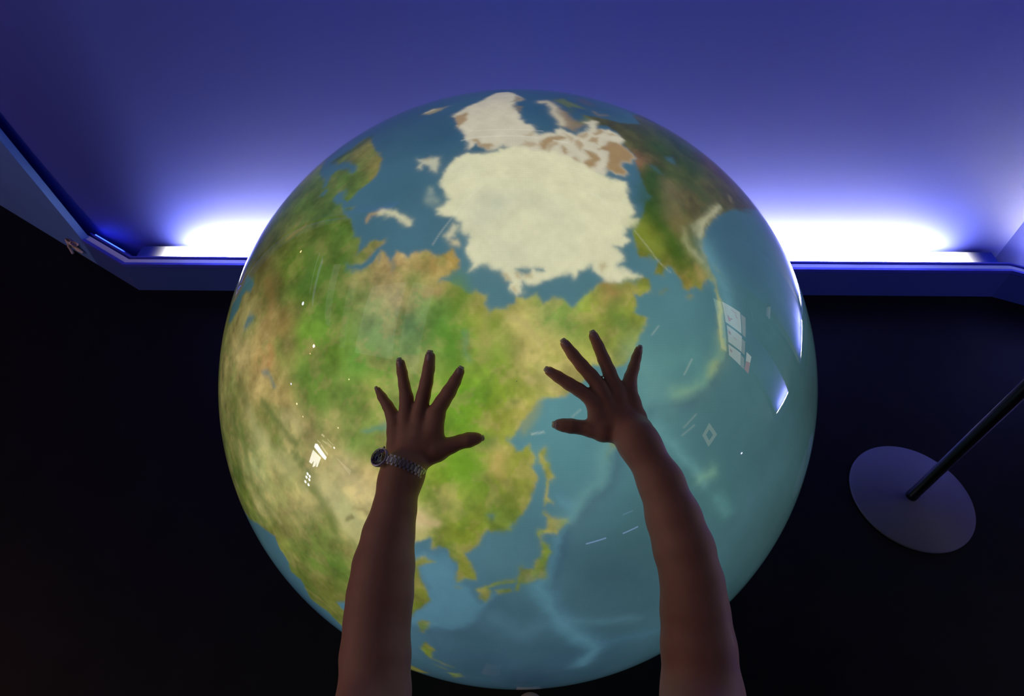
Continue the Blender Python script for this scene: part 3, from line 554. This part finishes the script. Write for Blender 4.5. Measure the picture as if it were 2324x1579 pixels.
IMG = sea.copy()
def seg_dist(X, Y, p, closed):
    d = np.full(X.shape, 1e9, np.float32); m = len(p)
    for i in range(m if closed else m - 1):
        a, b = p[i], p[(i+1) % m]; dx, dy = b[0]-a[0], b[1]-a[1]; L2 = dx*dx + dy*dy + 1e-9
        t = np.clip(((X - a[0])*dx + (Y - a[1])*dy) / L2, 0, 1)
        np.minimum(d, (X - a[0] - t*dx)**2 + (Y - a[1] - t*dy)**2, out=d)
    return np.sqrt(d)
def inside(X, Y, p):
    r = np.zeros(X.shape, bool); m = len(p)
    for i in range(m):
        (x1, y1), (x2, y2) = p[i], p[(i+1) % m]
        if y1 == y2: continue
        r ^= ((y1 > Y) != (y2 > Y)) & (X < (x2 - x1) * (Y - y1) / (y2 - y1) + x1)
    return r
for kind, alpha, soft, width, c in MAP:
    p = [(c[i] / 20, c[i+1] / 20) for i in range(0, len(c), 2)]
    pad = width + 3 * soft + 1.5; xs = [q[0] for q in p]; ys = [q[1] for q in p]
    i0, i1 = np.searchsorted(ax, (min(xs) - pad, max(xs) + pad)); j0, j1 = np.searchsorted(ax, (min(ys) - pad, max(ys) + pad))
    if i1 - i0 < 2 or j1 - j0 < 2: continue
    X = WX[j0:j1, i0:i1]; Y = WY[j0:j1, i0:i1]
    if width < .2 and width > 0:
        X, Y = np.meshgrid(ax[i0:i1], ax[j0:j1])
    d = seg_dist(X, Y, p, width == 0)
    if width == 0: d = np.where(inside(X, Y, p), -d, d)
    else: d = d - width / 2
    a_ = (alpha / (1 + np.exp(np.clip(d / (soft * .55), -30, 30))))[..., None]
    src = land[j0:j1, i0:i1] if kind == 'land' else sea[j0:j1, i0:i1] if kind == 'sea' else srgb(kind) * (1 + .10 * n2[j0:j1, i0:i1, None])
    IMG[j0:j1, i0:i1] = IMG[j0:j1, i0:i1] * (1 - a_) + src * a_
IMG = np.clip(IMG, 0, 1)
# globe shell: rings round the viewing axis, dense on the front
th = np.concatenate([np.arange(0, 40, .2), np.arange(40, 74, .24), np.arange(74, 90, 1.), np.arange(90, 180, 2.5), [180]])
th[0] = .05; th[-1] = 179.9
NP = 1300; ph = np.linspace(0, 2*np.pi, NP, endpoint=False)
T, Pp = np.meshgrid(np.radians(th), ph, indexing='ij')
lx, ly, lz = np.sin(T)*np.cos(Pp), np.sin(T)*np.sin(Pp), np.cos(T)
V = (np.stack([lx, ly, lz], -1).reshape(-1, 3) * GR) @ np.array([list(AXX), list(AXY), list(AX)]) + np.array(GC)
NR = len(th); i, j = np.meshgrid(np.arange(NR-1), np.arange(NP), indexing='ij'); j2 = (j + 1) % NP
F = np.stack([i*NP + j, (i+1)*NP + j, (i+1)*NP + j2, i*NP + j2], -1).reshape(-1, 4)
me = bigmesh('screen_shell', V, F)
U = np.degrees(T) * np.cos(Pp); Vv = np.degrees(T) * np.sin(Pp)
u = np.clip((U + EXT) / STEP, 0, N - 1.001); v_ = np.clip((Vv + EXT) / STEP, 0, N - 1.001)
a, b = u.astype(int), v_.astype(int); fu, fv = (u - a)[..., None], (v_ - b)[..., None]
col = (IMG[b, a]*(1-fu) + IMG[b, a+1]*fu)*(1-fv) + (IMG[b+1, a]*(1-fu) + IMG[b+1, a+1]*fu)*fv
# the far side of the map: open ocean with a few southern land masses
far = (np.degrees(T) > 73)
S = sum(np.sin(lx*a1 + ly*b1 + lz*c1 + d1) for a1, b1, c1, d1 in ((3, 5, 2, 1), (-4, 3, 5, 2), (6, -2, 3, .5), (9, 7, -8, 1.5), (-12, 10, 9, .7)))
fm = 1 / (1 + np.exp(-(S - .9) * 14)); fc = srgb([.24, .40, .45]) * (1 - fm[..., None]) + srgb([.42, .45, .22]) * fm[..., None]
bl = np.clip((np.degrees(T) - 68) / 6, 0, 1)[..., None]
col = col * (1 - bl) + fc * bl
ca = me.color_attributes.new('map', 'FLOAT_COLOR', 'POINT')
ca.data.foreach_set('color', np.concatenate([col, np.ones(col.shape[:2] + (1,))], -1).astype(np.float32).ravel())
gm = bpy.data.materials.new('projected_map_screen'); gm.use_nodes = True; nt = gm.node_tree; bs = nt.nodes['Principled BSDF']
at = nt.nodes.new('ShaderNodeAttribute'); at.attribute_name = 'map'
# fine mesh of the projection screen: two crossed sets of hairlines
ge = nt.nodes.new('ShaderNodeNewGeometry'); fac = []
for d_, k_, am in ((AXY, 2 * math.pi / .0019, .075), (AXX, 2 * math.pi / .0021, .045)):
    dt = nt.nodes.new('ShaderNodeVectorMath'); dt.operation = 'DOT_PRODUCT'; dt.inputs[1].default_value = d_; nt.links.new(ge.outputs['Position'], dt.inputs[0])
    q1 = nt.nodes.new('ShaderNodeMath'); q1.operation = 'MULTIPLY'; q1.inputs[1].default_value = k_; nt.links.new(dt.outputs['Value'], q1.inputs[0])
    q2 = nt.nodes.new('ShaderNodeMath'); q2.operation = 'SINE'; nt.links.new(q1.outputs[0], q2.inputs[0])
    q3 = nt.nodes.new('ShaderNodeMath'); q3.operation = 'MULTIPLY_ADD'; q3.inputs[1].default_value = am; q3.inputs[2].default_value = 1; nt.links.new(q2.outputs[0], q3.inputs[0]); fac.append(q3)
q4 = nt.nodes.new('ShaderNodeMath'); q4.operation = 'MULTIPLY'; nt.links.new(fac[0].outputs[0], q4.inputs[0]); nt.links.new(fac[1].outputs[0], q4.inputs[1])
q5 = nt.nodes.new('ShaderNodeVectorMath'); q5.operation = 'SCALE'; nt.links.new(at.outputs['Color'], q5.inputs[0]); nt.links.new(q4.outputs[0], q5.inputs['Scale'])
nt.links.new(q5.outputs[0], bs.inputs['Emission Color'])
bs.inputs['Emission Strength'].default_value = .97
bs.inputs['Base Color'].default_value = (.02, .02, .02, 1); bs.inputs['Specular IOR Level'].default_value = 0
bs.inputs['Roughness'].default_value = .5
bs.inputs['Coat Weight'].default_value = 1; bs.inputs['Coat Roughness'].default_value = .015; bs.inputs['Coat IOR'].default_value = 1.5
globe = empty('globe', (GC.x, GC.y, 0))
tag(globe, 'large glowing earth globe with projected map under a glossy shell', 'globe')
g = link('screen_shell', me, gm, globe, True)
lathe('support_ring', [(.34, 0), (.36, .01), (.36, .10), (.33, .16), (.29, .16), (.29, 0)], M_pole, globe, 64, c=(GC.x, GC.y, 0))

# ---------------------------------------------------------------- sign post on the right
px, py = 1.3725, .9896
post = empty('sign_post', (px, py, 0)); tag(post, 'black pole standing on a flat pale round base plate right of the globe', 'stand')
lathe('base_plate', [(.001, 0), (.198, 0), (.2, .002), (.2, .006), (.196, .009), (.001, .009)], M_white, post, 96, c=(px, py, 0))
lathe('pole', [(.001, .009), (.019, .009), (.019, .03), (.0175, .031), (.0175, 1.25), (.001, 1.25)], M_pole, post, 32, c=(px, py, 0))
box('sign_holder', (px, py, 1.27), (.30, .02, .22), M_pole, post, Matrix.Rotation(.6, 3, 'X'), .003)

# ---------------------------------------------------------------- crumpled scrap on the floor by the wall corner
SX = SDF((-2.30, 2.08, -.005), (-1.98, 2.36, .10), .003)
P0 = FLOORSCRAP
for a_, b_, r0, r1 in P0: SX.capsule(a_, b_, r0 + .001, r1 + .001, .006)
o = link('cloth_scrap', SX.mesh('cloth_scrap', 1), mat('pink_cloth', (.90, .62, .55), .8, noise=.35, scale=25))
tag(o, 'small crumpled pinkish cloth scrap on the floor against the left wall panel', 'cloth')

# ---------------------------------------------------------------- person reaching out: body, nails, clothes, hair, shoes
person = empty('person', (0.0, -.1, 0))
tag(person, 'person reaching both bare arms down with spread hands on the glowing globe', 'person')
B = SDF((-.30, -.27, .80), (.30, .64, 1.66), .0026)
gcv = np.array(GLOBE_CENTRE)
for side in ('left', 'right'):
    H = HANDS[side]; sg = -1 if side == 'left' else 1
    for key, ch in H.items():
        if key == 'arm': continue
        for p, q in zip(ch[:-1], ch[1:]):
            mid = (np.array(p[:3]) + np.array(q[:3])) / 2 - gcv; nrm = mid / np.linalg.norm(mid)
            pal = key.startswith('pal') or key == 'web'
            B.capsule(p[:3], q[:3], p[3] + (.0006 if pal else .0013), q[3] + (.0006 if pal else .0013), .006 if pal else .0022, nrm, 1.35 if pal else 1.08)
    A_ = H['arm']
    w0 = H['pal2'][-1]; B.capsule(w0[:3], A_[0][:3], A_[0][3], A_[0][3], .012)
    for p, q in zip(A_[:-1], A_[1:]): B.capsule(p[:3], q[:3], p[3], q[3], .010)
    sh = (sg * .158, -.045, 1.262)
    B.capsule(A_[-1][:3], (sg*.17, .03, 1.205), A_[-1][3], .047, .012); B.capsule((sg*.17, .03, 1.205), sh, .047, .055, .02)
    B.capsule(sh, (sg*.07, -.09, 1.285), .052, .06, .03)
# torso, neck, head
B.ellipsoid((0, -.10, 1.17), (.155, .095, .17), .04); B.ellipsoid((0, -.10, .98), (.125, .085, .17), .05); B.ellipsoid((0, -.11, .86), (.16, .10, .12), .04)
B.capsule((0, -.10, 1.27), (0, -.075, 1.40), .056, .048, .03)
hc = np.array([0, -.06, 1.475])
B.ellipsoid(hc, (.072, .088, .098), .015); B.ellipsoid(hc + [0, .03, -.055], (.052, .055, .055), .02)
B.capsule(hc + [0, .085, .012], hc + [0, .104, -.022], .007, .012, .008); B.capsule(hc + [0, .080, .015], hc + [0, .083, .04], .008, .02, .012)
for sg in (-1, 1):
    B.ellipsoid(hc + [sg*.074, -.005, -.005], (.010, .019, .03), .004); B.ellipsoid(hc + [sg*.03, .086, .004], (.016, .012, .010), .006, sub=True)
    B.capsule(hc + [sg*.018, .087, .022], hc + [sg*.045, .076, .02], .006, .005, .006)
B.capsule(hc + [-.018, .083, -.05], hc + [.018, .083, -.05], .008, .008, .006)
body = link('body', B.mesh('body', 1), M_skin, person, True)
del B
for sg in (-1, 1):
    lathe('eye', [(.0005, -.010), (.0085, -.006), (.0115, 0), (.0085, .006), (.0005, .010)], mat('eye_white', (.7, .7, .7), .2), person, 16, c=tuple(hc + [sg*.03, .077, .004]))
# fingernails
def nail(tip, prev, r):
    t = np.array(tip[:3]); d = t - np.array(prev[:3]); d /= np.linalg.norm(d); n_ = t - gcv; n_ -= (n_ @ d) * d; n_ /= np.linalg.norm(n_); s_ = np.cross(d, n_)
    for part, l0, l1, m_ in (('fingernail', -1.0, .72, M_nail), ('nail_edge', .72, 1.22, M_niptip)):
        v = []; f = []; nu, nv = 5, 7
        for i in range(nu):
            l = l0 + (l1 - l0) * i / (nu - 1)
            wd = .68 * (1 - max(0, (l - .7) / .75) ** 2) ** .5 * (1 - max(0, (-l - .6)) ** 2 * 1.5)
            for j in range(nv):
                a = (j / (nv - 1) - .5) * 2.0
                h = .93 * math.cos(a * .95) + .02 - max(0, l) ** 2 * .22
                v.append(t + d * l * r + s_ * math.sin(a) / math.sin(1.) * wd * r + n_ * (h + .07) * r)
        m2 = len(v); v += [p - n_ * .0009 for p in v]
        for i in range(nu - 1):
            for j in range(nv - 1):
                q = i*nv + j; f.append((q, q+1, q+nv+1, q+nv)); f.append((m2+q, m2+q+nv, m2+q+nv+1, m2+q+1))
        ring = [j for j in range(nv)] + [i*nv + nv-1 for i in range(1, nu)] + [(nu-1)*nv + j for j in range(nv-2, -1, -1)] + [i*nv for i in range(nu-2, 0, -1)]
        for a_, b_ in zip(ring, ring[1:] + ring[:1]): f.append((b_, a_, m2 + a_, m2 + b_))
        link(part, mesh(part, v, f), m_, person, True)
for side in ('left', 'right'):
    for k_ in ('thumb', 'index', 'middle', 'ring', 'pinky'):
        ch = HANDS[side][k_]; nail(ch[0], ch[1], ch[0][3] + .0009)
# clothes
M_shirt = mat('dark_shirt', (.03, .03, .045), .85, noise=.2, scale=40); M_tr = mat('dark_trousers', (.02, .022, .03), .85, noise=.2, scale=40)
S_ = SDF((-.34, -.30, .72), (.34, .12, 1.36), .006)
S_.ellipsoid((0, -.10, 1.17), (.168, .108, .182), .04); S_.ellipsoid((0, -.10, .98), (.140, .100, .18), .05); S_.ellipsoid((0, -.11, .86), (.172, .114, .12), .04)
for sg in (-1, 1):
    S_.capsule((sg*.158, -.045, 1.262), (sg*.07, -.09, 1.285), .064, .07, .03); S_.capsule((sg*.158, -.045, 1.262), (sg*.169, .02, 1.215), .066, .060, .02)
link('shirt', S_.mesh('shirt', 2), M_shirt, person, True)
S_ = SDF((-.26, -.34, .03), (.26, .36, .90), .007)
S_.ellipsoid((0, -.11, .84), (.165, .108, .11), .04)
S_.capsule((-.085, -.11, .80), (-.095, -.10, .45), .088, .062, .03); S_.capsule((-.095, -.10, .45), (-.095, -.17, .09), .062, .046, .02)
S_.capsule((.085, -.11, .80), (.075, .09, .46), .088, .062, .03); S_.capsule((.075, .09, .46), (.05, .20, .09), .062, .046, .02)
link('trousers', S_.mesh('trousers', 2), M_tr, person, True)
M_shoe = mat('pale_shoe', (.42, .30, .27), .6)
for cx, cy in ((-.095, -.20), (.048, .15)):
    S_ = SDF((cx - .07, cy - .06, -.002), (cx + .07, cy + .30, .13), .003)
    S_.capsule((cx, cy, .036), (cx, cy + .09, .036), .034, .034, .01); S_.capsule((cx, cy + .09, .034), (cx + .002, cy + .195, .030), .034, .040, .012)
    S_.capsule((cx, cy + .02, .05), (cx, cy + .05, .09), .034, .036, .012)
    S_.D[:, :, 0:2] = .01
    link('shoe', S_.mesh('shoe', 2), M_shoe, person, True)
S_ = SDF((-.12, -.22, 1.30), (.12, .06, 1.62), .004)
S_.ellipsoid(hc + [0, -.014, .012], (.084, .094, .102), .01); S_.ellipsoid(hc + [0, -.06, -.07], (.07, .05, .10), .03)
S_.ellipsoid(hc + [0, .085, -.045], (.062, .075, .085), .01, sub=True)
link('hair', S_.mesh('hair', 2), mat('black_hair', (.012, .01, .009), .5, noise=.4, scale=120, bump=.4), person, True)

# ---------------------------------------------------------------- bracelet watch on the left wrist
WC = Vector(WATCH_CENTRE); E1 = Vector(WATCH_E1).normalized(); E2 = Vector(WATCH_E2); E2 = (E2 - E2.dot(E1) * E1).normalized(); NN = E1.cross(E2)
RA, RB = .0315, .0275
watch = empty('wristwatch', tuple(WC)); tag(watch, 'small silver bracelet watch with dark blue dial worn on the left wrist', 'watch')
M_steel = mat('steel', (.66, .62, .78), .38, metal=.85); M_gold = mat('gold_pin', (.80, .58, .30), .25, metal=1.)
M_dial = mat('blue_dial', (.03, .04, .20), .3, coat=1.); M_glass = mat('watch_glass', (.02, .02, .06), .05, coat=1.)
def wp(a): return WC + E1 * (-math.cos(a) * RA) + E2 * (math.sin(a) * RB)
def frame(a):
    t = (E1 * (math.sin(a) * RA) + E2 * (math.cos(a) * RB)).normalized(); o_ = (E1 * (-math.cos(a) * RB) + E2 * (math.sin(a) * RA)).normalized()
    return t, o_, t.cross(o_)
A0 = math.radians(28)
t, o_, n_ = frame(math.radians(50)); cc = wp(A0) + frame(A0)[1] * .0030; Mf = Matrix((t, n_, o_)).transposed()
if Mf.determinant() < 0: Mf = Matrix((n_, t, o_)).transposed()
lathe('case', [(.001, -.0035), (.0118, -.0035), (.0134, -.0015), (.0136, .0015), (.0124, .0032), (.0115, .0032), (.0113, .0022), (.001, .0022)], M_steel, watch, 48, Mf, tuple(cc))
lathe('dial', [(.0005, .0022), (.0112, .0022), (.0112, .0025), (.0005, .0025)], M_dial, watch, 40, Mf, tuple(cc))
gl_ = lathe('glass', [(.0005, .0026), (.0113, .0026), (.0108, .0034), (.006, .0039), (.0005, .0040)], None, watch, 40, Mf, tuple(cc))
mg = bpy.data.materials.new('clear_glass'); mg.use_nodes = True; b_ = mg.node_tree.nodes['Principled BSDF']; b_.inputs['Transmission Weight'].default_value = 1; b_.inputs['Roughness'].default_value = .02; b_.inputs['IOR'].default_value = 1.5
gl_.data.materials.append(mg)
for k_ in range(12):
    a = k_ * math.pi / 6; p = cc + Mf @ Vector((.0085 * math.cos(a), .0085 * math.sin(a), .00255))
    box('hour_marker', p, (.0014, .0005, .0002), M_gold, watch, Mf @ Matrix.Rotation(a, 3, 'Z'))
for L_, a in ((.0050, 1.0), (.0072, 2.6)):
    p = cc + Mf @ Vector((L_/2 * math.cos(a), L_/2 * math.sin(a), .0027)); box('hand', p, (L_, .0005, .0002), M_gold, watch, Mf @ Matrix.Rotation(a, 3, 'Z'))
pc = cc - n_ * .0146; lathe('crown', [(.0003, -.001), (.0016, -.001), (.0016, .001), (.0003, .001)], M_gold, watch, 16, Matrix((o_, t, n_)).transposed(), tuple(pc))
a = A0 + .47; k_ = 0; lk = {}
while a < A0 + 2 * math.pi - .47:
    t, o_, n_ = frame(a); rr = math.hypot(RA * math.sin(a), RB * math.cos(a)); L_ = .0056
    Mf2 = Matrix((t, n_, o_)).transposed(); p = wp(a) + o_ * .0012; wd = .0138
    v = []; f = []
    def add(cx, cy, sx, sy, sz, cz=0):
        b0 = len(v)
        for x in (-1, 1):
            for y in (-1, 1):
                for z in (-1, 1): v.append(p + Mf2 @ Vector((cx + x*sx/2 * (.8 if z > 0 else 1), cy + y*sy/2 * (.94 if z > 0 else 1), cz + z*sz/2)))
        for q in ((0,1,3,2), (4,6,7,5), (0,4,5,1), (2,3,7,6), (0,2,6,4), (1,5,7,3)): f.append(tuple(b0 + i_ for i_ in q))
    add(0, 0, L_*.66, wd*.56, .0018)
    me_ = mesh('link', v, f); link('link', me_, M_steel, watch)
    v = []; f = []
    add(L_*.5, wd*.40, L_*.62, wd*.22, .0018); add(L_*.5, -wd*.40, L_*.62, wd*.22, .0018); add(L_*.5, 0, L_*.16, wd*.9, .0008, -.0003)
    link('side_link', mesh('side_link', v, f), M_steel, watch)
    v = []; f = []
    add(L_*.02, wd*.40, L_*.2, wd*.12, .0016); add(L_*.02, -wd*.40, L_*.2, wd*.12, .0016)
    link('pin', mesh('pin', v, f), M_gold, watch)
    a += L_ / rr

# ---------------------------------------------------------------- lit things elsewhere in the room, seen only as reflections
def lit_panel(name, label, cat, pts, col, L, thick=.02, n=(1, 0, 0), group=None):
    """flat luminous panel with a real thickness: corner points in order, n = facing normal"""
    n_ = Vector(n); k_ = len(pts); P_ = [Vector(p) for p in pts]; c = sum(P_, Vector()) / k_
    v = P_ + [p - n_ * thick for p in P_]
    f = [tuple(range(k_)), tuple(range(k_, 2*k_))[::-1]] + [(i, i + k_, (i+1) % k_ + k_, (i+1) % k_) for i in range(k_)]
    o = link(name, mesh(name, v, f), mat(name + '_light', (.5, .5, .5), emis=col, estr=L)); tag(o, label, cat, group); return o
X0 = -4.40
def onleft(l): return [(X0, y, z) for y, z in l]
WARM = (1.0, .93, .80)
lit_panel('lightbox', 'bright white light panel mirrored left of the watch in the globe', 'lamp', onleft([(-1.128, 1.184), (-1.196, 1.23), (-1.603, 1.165), (-1.60, 1.07), (-1.517, 1.061), (-1.137, 1.089)]), (1, 1, 1), 16)
lit_panel('lightbox', 'ragged bright poster box mirrored just under the white light panel', 'lamp', onleft([(-1.139, 1.004), (-1.446, 1.022), (-1.44, .73), (-1.40, .70), (-1.38, .86), (-1.36, .69), (-1.30, .61), (-1.28, .82), (-1.24, .66), (-1.156, .644)]), (1, .98, .93), 11)
for pos_, y, z in (('upper left', -1.197, .336), ('upper right', -1.279, .324), ('middle left', -1.189, .23), ('middle right', -1.292, .231), ('lowest left', -1.187, .088), ('lowest right', -1.302, .082)):
    c_ = (X0 + .02, y, z)
    o = lathe('lamp', [(.001, 0), (.034, 0), (.036, .01), (.030, .02), (.001, .022)], mat('lamp_glow', (1, 1, 1), emis=(1, 1, .97), estr=16), None, 20, Matrix(((0, 0, 1), (1, 0, 0), (0, 1, 0))), c_)
    tag(o, pos_ + ' round white lamp of the mirrored cluster of six below the lightbox', 'lamp', 'six mirrored wall lamps')
lit_panel('lightbox', 'long dim tan wall panel mirrored beside the watch', 'panel', onleft([(-1.863, 1.388), (-2.554, 1.404), (-2.553, 1.25), (-2.231, 1.33)]), (1, .80, .52), 2.2)
lit_panel('lightbox', 'pair of thin tan slats mirrored above the white light panel', 'panel', onleft([(-1.30, 1.32), (-1.30, 1.27), (-1.61, 1.225), (-1.61, 1.275)]), (1, .88, .65), 4)
for i_, (y, z, w_, h_) in enumerate(((-1.36, 1.46, .26, .012), (-1.42, 1.50, .22, .010), (-1.40, 1.57, .34, .012), (-1.18, 1.50, .10, .05), (-1.28, 1.42, .16, .016), (-1.14, 1.29, .12, .02))):
    lit_panel('light_slat', ('thin', 'short thin', 'long upper', 'small upright', 'lower', 'lowest')[i_] + ' warm slat mirrored in the streaks above the white panel', 'lamp', onleft([(y, z), (y - w_, z + .02), (y - w_, z + h_ + .02), (y, z + h_)]), (1, .85, .6), 5)  # flat glowing slats added out of view to give the streaks mirrored in the shell
def spot(name, label, p, r, col, L):
    s = empty(name, p); tag(s, label, 'lamp')
    lathe('bulb', [(.0005, -r), (r*.7, -r*.7), (r, 0), (r*.7, r*.7), (.0005, r)], mat(name + '_glow', (1, 1, 1), emis=col, estr=L), s, 16, c=p)
    lathe('shade', [(r*1.2, r*.5), (r*1.5, r*.5), (r*1.5, r*2.6), (r*.4, r*2.8), (.001, r*2.8), (.001, r*2.6), (r*1.2, r*2.4)], M_dark, s, 16, c=p)
    lathe('bracket', [(.0005, r*2.8), (r*.2, r*2.8), (r*.2, max(3.2 - p[2], r*2.9)), (.0005, max(3.2 - p[2], r*2.9))], M_dark, s, 8, c=p)
spot('spotlight', 'white-blue spotlight mirrored just left of the watch case', (-3.3, -2.32, 1.90), .042, (.8, .6, .85), 160)
spot('spotlight', 'warm spotlight mirrored above the tan streaks', (-4.2, -1.43, 2.03), .02, (1, .7, .4), 22)
spot('spotlight', 'warm white spotlight mirrored beside the tan streaks', (-4.2, -1.60, 1.54), .028, (1, .95, .8), 22)
spot('spotlight', 'orange spotlight mirrored left of the left hand', (-4.2, .52, 2.47), .030, (1, .38, .24), 1200)
spot('spotlight', 'smaller orange spotlight beside the mirrored orange one', (-4.2, .44, 2.30), .016, (1, .6, .3), 20)
spot('spotlight', 'bluish white spotlight mirrored high on the left of the globe', (-4.2, 1.62, 2.35), .04, (.75, .8, 1), 20)
spot('spotlight', 'tiny orange spotlight mirrored at upper left of the globe', (-4.2, 3.1, 2.06), .03, (1, .6, .3), 16)
spot('spotlight', 'blue spotlight mirrored low left of the left hand', (-4.2, .31, 1.47), .022, (.6, .65, 1), 24)
spot('spotlight', 'lower orange spotlight mirrored near the globe left edge', (-4.2, -.10, 1.38), .024, (1, .7, .4), 20)
spot('spotlight', 'lowest amber spotlight mirrored near the globe left edge', (-4.2, -.41, 1.35), .016, (1, .7, .3), 20)
spot('spotlight', 'small blue-white spotlight mirrored low on the right of the globe', BLUESPOT, .014, (.36, .30, 1), 3500)
spot('spotlight', 'faint warm spotlight mirrored left of the left little finger', (-3.7, -.67, 2.90), .018, (1, .8, .5), 20)
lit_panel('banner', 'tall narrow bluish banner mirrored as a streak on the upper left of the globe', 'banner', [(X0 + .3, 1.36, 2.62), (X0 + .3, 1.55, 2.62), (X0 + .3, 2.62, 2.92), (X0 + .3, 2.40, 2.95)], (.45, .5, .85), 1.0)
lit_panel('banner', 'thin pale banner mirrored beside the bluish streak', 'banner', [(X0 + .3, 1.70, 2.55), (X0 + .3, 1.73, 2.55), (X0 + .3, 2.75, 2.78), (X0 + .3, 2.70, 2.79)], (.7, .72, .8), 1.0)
# seismograph-like display on the right, hung from the ceiling
XD = 3.0
disp = empty('display_board', (XD, .85, 1.4)); tag(disp, 'hanging display board with three white chart screens mirrored on the right of the globe', 'display')
def quad(name, y0z0, y1z1, y2z2, y3z3, x, m, thick=.012, parent=disp):
    P_ = [Vector((x, *q)) for q in (y0z0, y1z1, y2z2, y3z3)]; v = P_ + [p + Vector((thick, 0, 0)) for p in P_]
    f = [(0,1,2,3), (7,6,5,4)] + [(i, (i+1) % 4, (i+1) % 4 + 4, i + 4) for i in range(4)]
    f = f[:2] + [t_[::-1] for t_ in f[2:]]
    return link(name, mesh(name, v, f), m, parent)
M_scr = mat('chart_paper_glow', (.5, .5, .5), emis=(.80, .74, .64), estr=3.2); M_red = mat('chart_red', (.5, .1, .1), emis=(.75, .16, .16), estr=2.4)
M_side = mat('side_column_glow', (.4, .4, .35), emis=(.60, .46, .40), estr=1.9); M_strip = mat('pale_green_strip_glow', (.4, .5, .4), emis=(.40, .6, .45), estr=2.2)
for kind, q in DISPLAY:
    x = XD if kind in ('screen', 'side', 'strip', 'card', 'cardred') else XD - .004
    nm = {'screen': 'chart_screen', 'side': 'side_column', 'strip': 'edge_strip', 'card': 'notice_card', 'cardred': 'notice_card_red', 'mark': 'chart_mark'}[kind]
    m_ = {'screen': M_scr, 'side': M_side, 'strip': M_strip, 'card': M_scr, 'cardred': M_red, 'mark': M_red}[kind]
    quad(nm, *q, x, m_, .012 if x == XD else .003)
ys = [p[0] for k_, q in DISPLAY for p in q]; zs = [p[1] for k_, q in DISPLAY for p in q]
for y in (min(ys) + .1, max(ys) - .1):
    lathe('cable', [(.0005, 0), (.004, 0), (.004, 1), (.0005, 1)], M_dark, disp, 8, Matrix(((1, 0, 0), (0, 1, 0), (0, 0, 3.2 - 1.8))), (XD + .03, y, 1.8))
box('back_frame', (XD + .035, (min(ys) + max(ys)) / 2, (min(zs) + max(zs)) / 2 + .1), (.04, .06, max(zs) - min(zs)), M_dark, disp)
box('back_frame', (XD + .035, (min(ys) + max(ys)) / 2, 2.0), (.04, max(ys) - min(ys), .06), M_dark, disp)
# square ring lamp on the right wall
ring = empty('ring_lamp', (4.45, DIAMOND[0][0], DIAMOND[0][1])); tag(ring, 'square ring of pale light mirrored as a diamond on the lower right of the globe', 'lamp')
Dm = [Vector((4.45, *p)) for p in DIAMOND]; cD = sum(Dm, Vector()) / 4; Di = [cD + (p - cD) * .52 for p in Dm]
v = Dm + Di; v += [p + Vector((.045, 0, 0)) for p in v]
f = []
for i in range(4):
    j = (i + 1) % 4; f += [(i, j, j + 4, i + 4), (i + 8, i + 12, j + 12, j + 8), (i, i + 8, j + 8, j), (i + 4, j + 4, j + 12, i + 12)]
link('ring', mesh('ring', v, f), mat('ring_glow', (.5, .5, .4), emis=(.75, .68, .48), estr=1.8), ring)

# dim pale ceiling panels mirrored above the left hand
for i_, q in enumerate(CEILING):
    v = [Vector(p) for p in q]; v += [p + Vector((0, 0, .03)) for p in v]
    a_ = (v[1] - v[0]).cross(v[2] - v[0]).z
    f = [(0, 1, 2, 3), (7, 6, 5, 4)] + [(i, i + 4, (i+1) % 4 + 4, (i+1) % 4) for i in range(4)]
    if a_ > 0: f = [t_[::-1] for t_ in f]
    o = link('ceiling_panel', mesh('ceiling_panel', v, f), mat('ceiling_panel_glow', (.3, .3, .3), emis=(.72, .80, .72), estr=(.75, .6, .5, .35)[i_]))
    tag(o, ('broad dim ceiling panel mirrored as a pale patch above the left little finger', 'narrow dim ceiling panel mirrored above the left ring finger', 'slim ceiling panel mirrored as a faint streak at upper left', 'faintest ceiling strip mirrored left of the pale patch')[i_], 'panel')

# low blue tubes on the far wall behind the person, mirrored as dashes beside the right forearm
for x0_, x1_, z_, L_, lb in ((1.87, 2.50, .57, 5, 'long blue tube mirrored as a dash left of the right forearm'), (3.10, 3.70, .50, 5, 'shorter blue tube mirrored right against the right forearm'), (2.73, 3.60, 1.18, 1.6, 'faint blue tube mirrored above the two bright dashes')):
    t_ = empty('blue_tube', (x0_, -4.5, z_)); tag(t_, lb, 'lamp')
    xm = (x0_ + x1_) / 2
    lathe('tube', [(.001, 0), (.024, 0), (.024, x1_ - x0_), (.001, x1_ - x0_)], mat('blue_tube_glow', (.5, .5, .6), emis=(.40, .48, 1), estr=L_), t_, 16, Matrix(((0, 0, 1), (1, 0, 0), (0, 1, 0))), (x0_, -4.5, z_))
    box('backing', (xm, -4.54, z_), (x1_ - x0_ + .04, .02, .07), M_dark, t_)
    for s_ in (x0_ + .05, x1_ - .05): box('bracket', (s_, -4.97, z_), (.03, .84, .03), M_dark, t_)
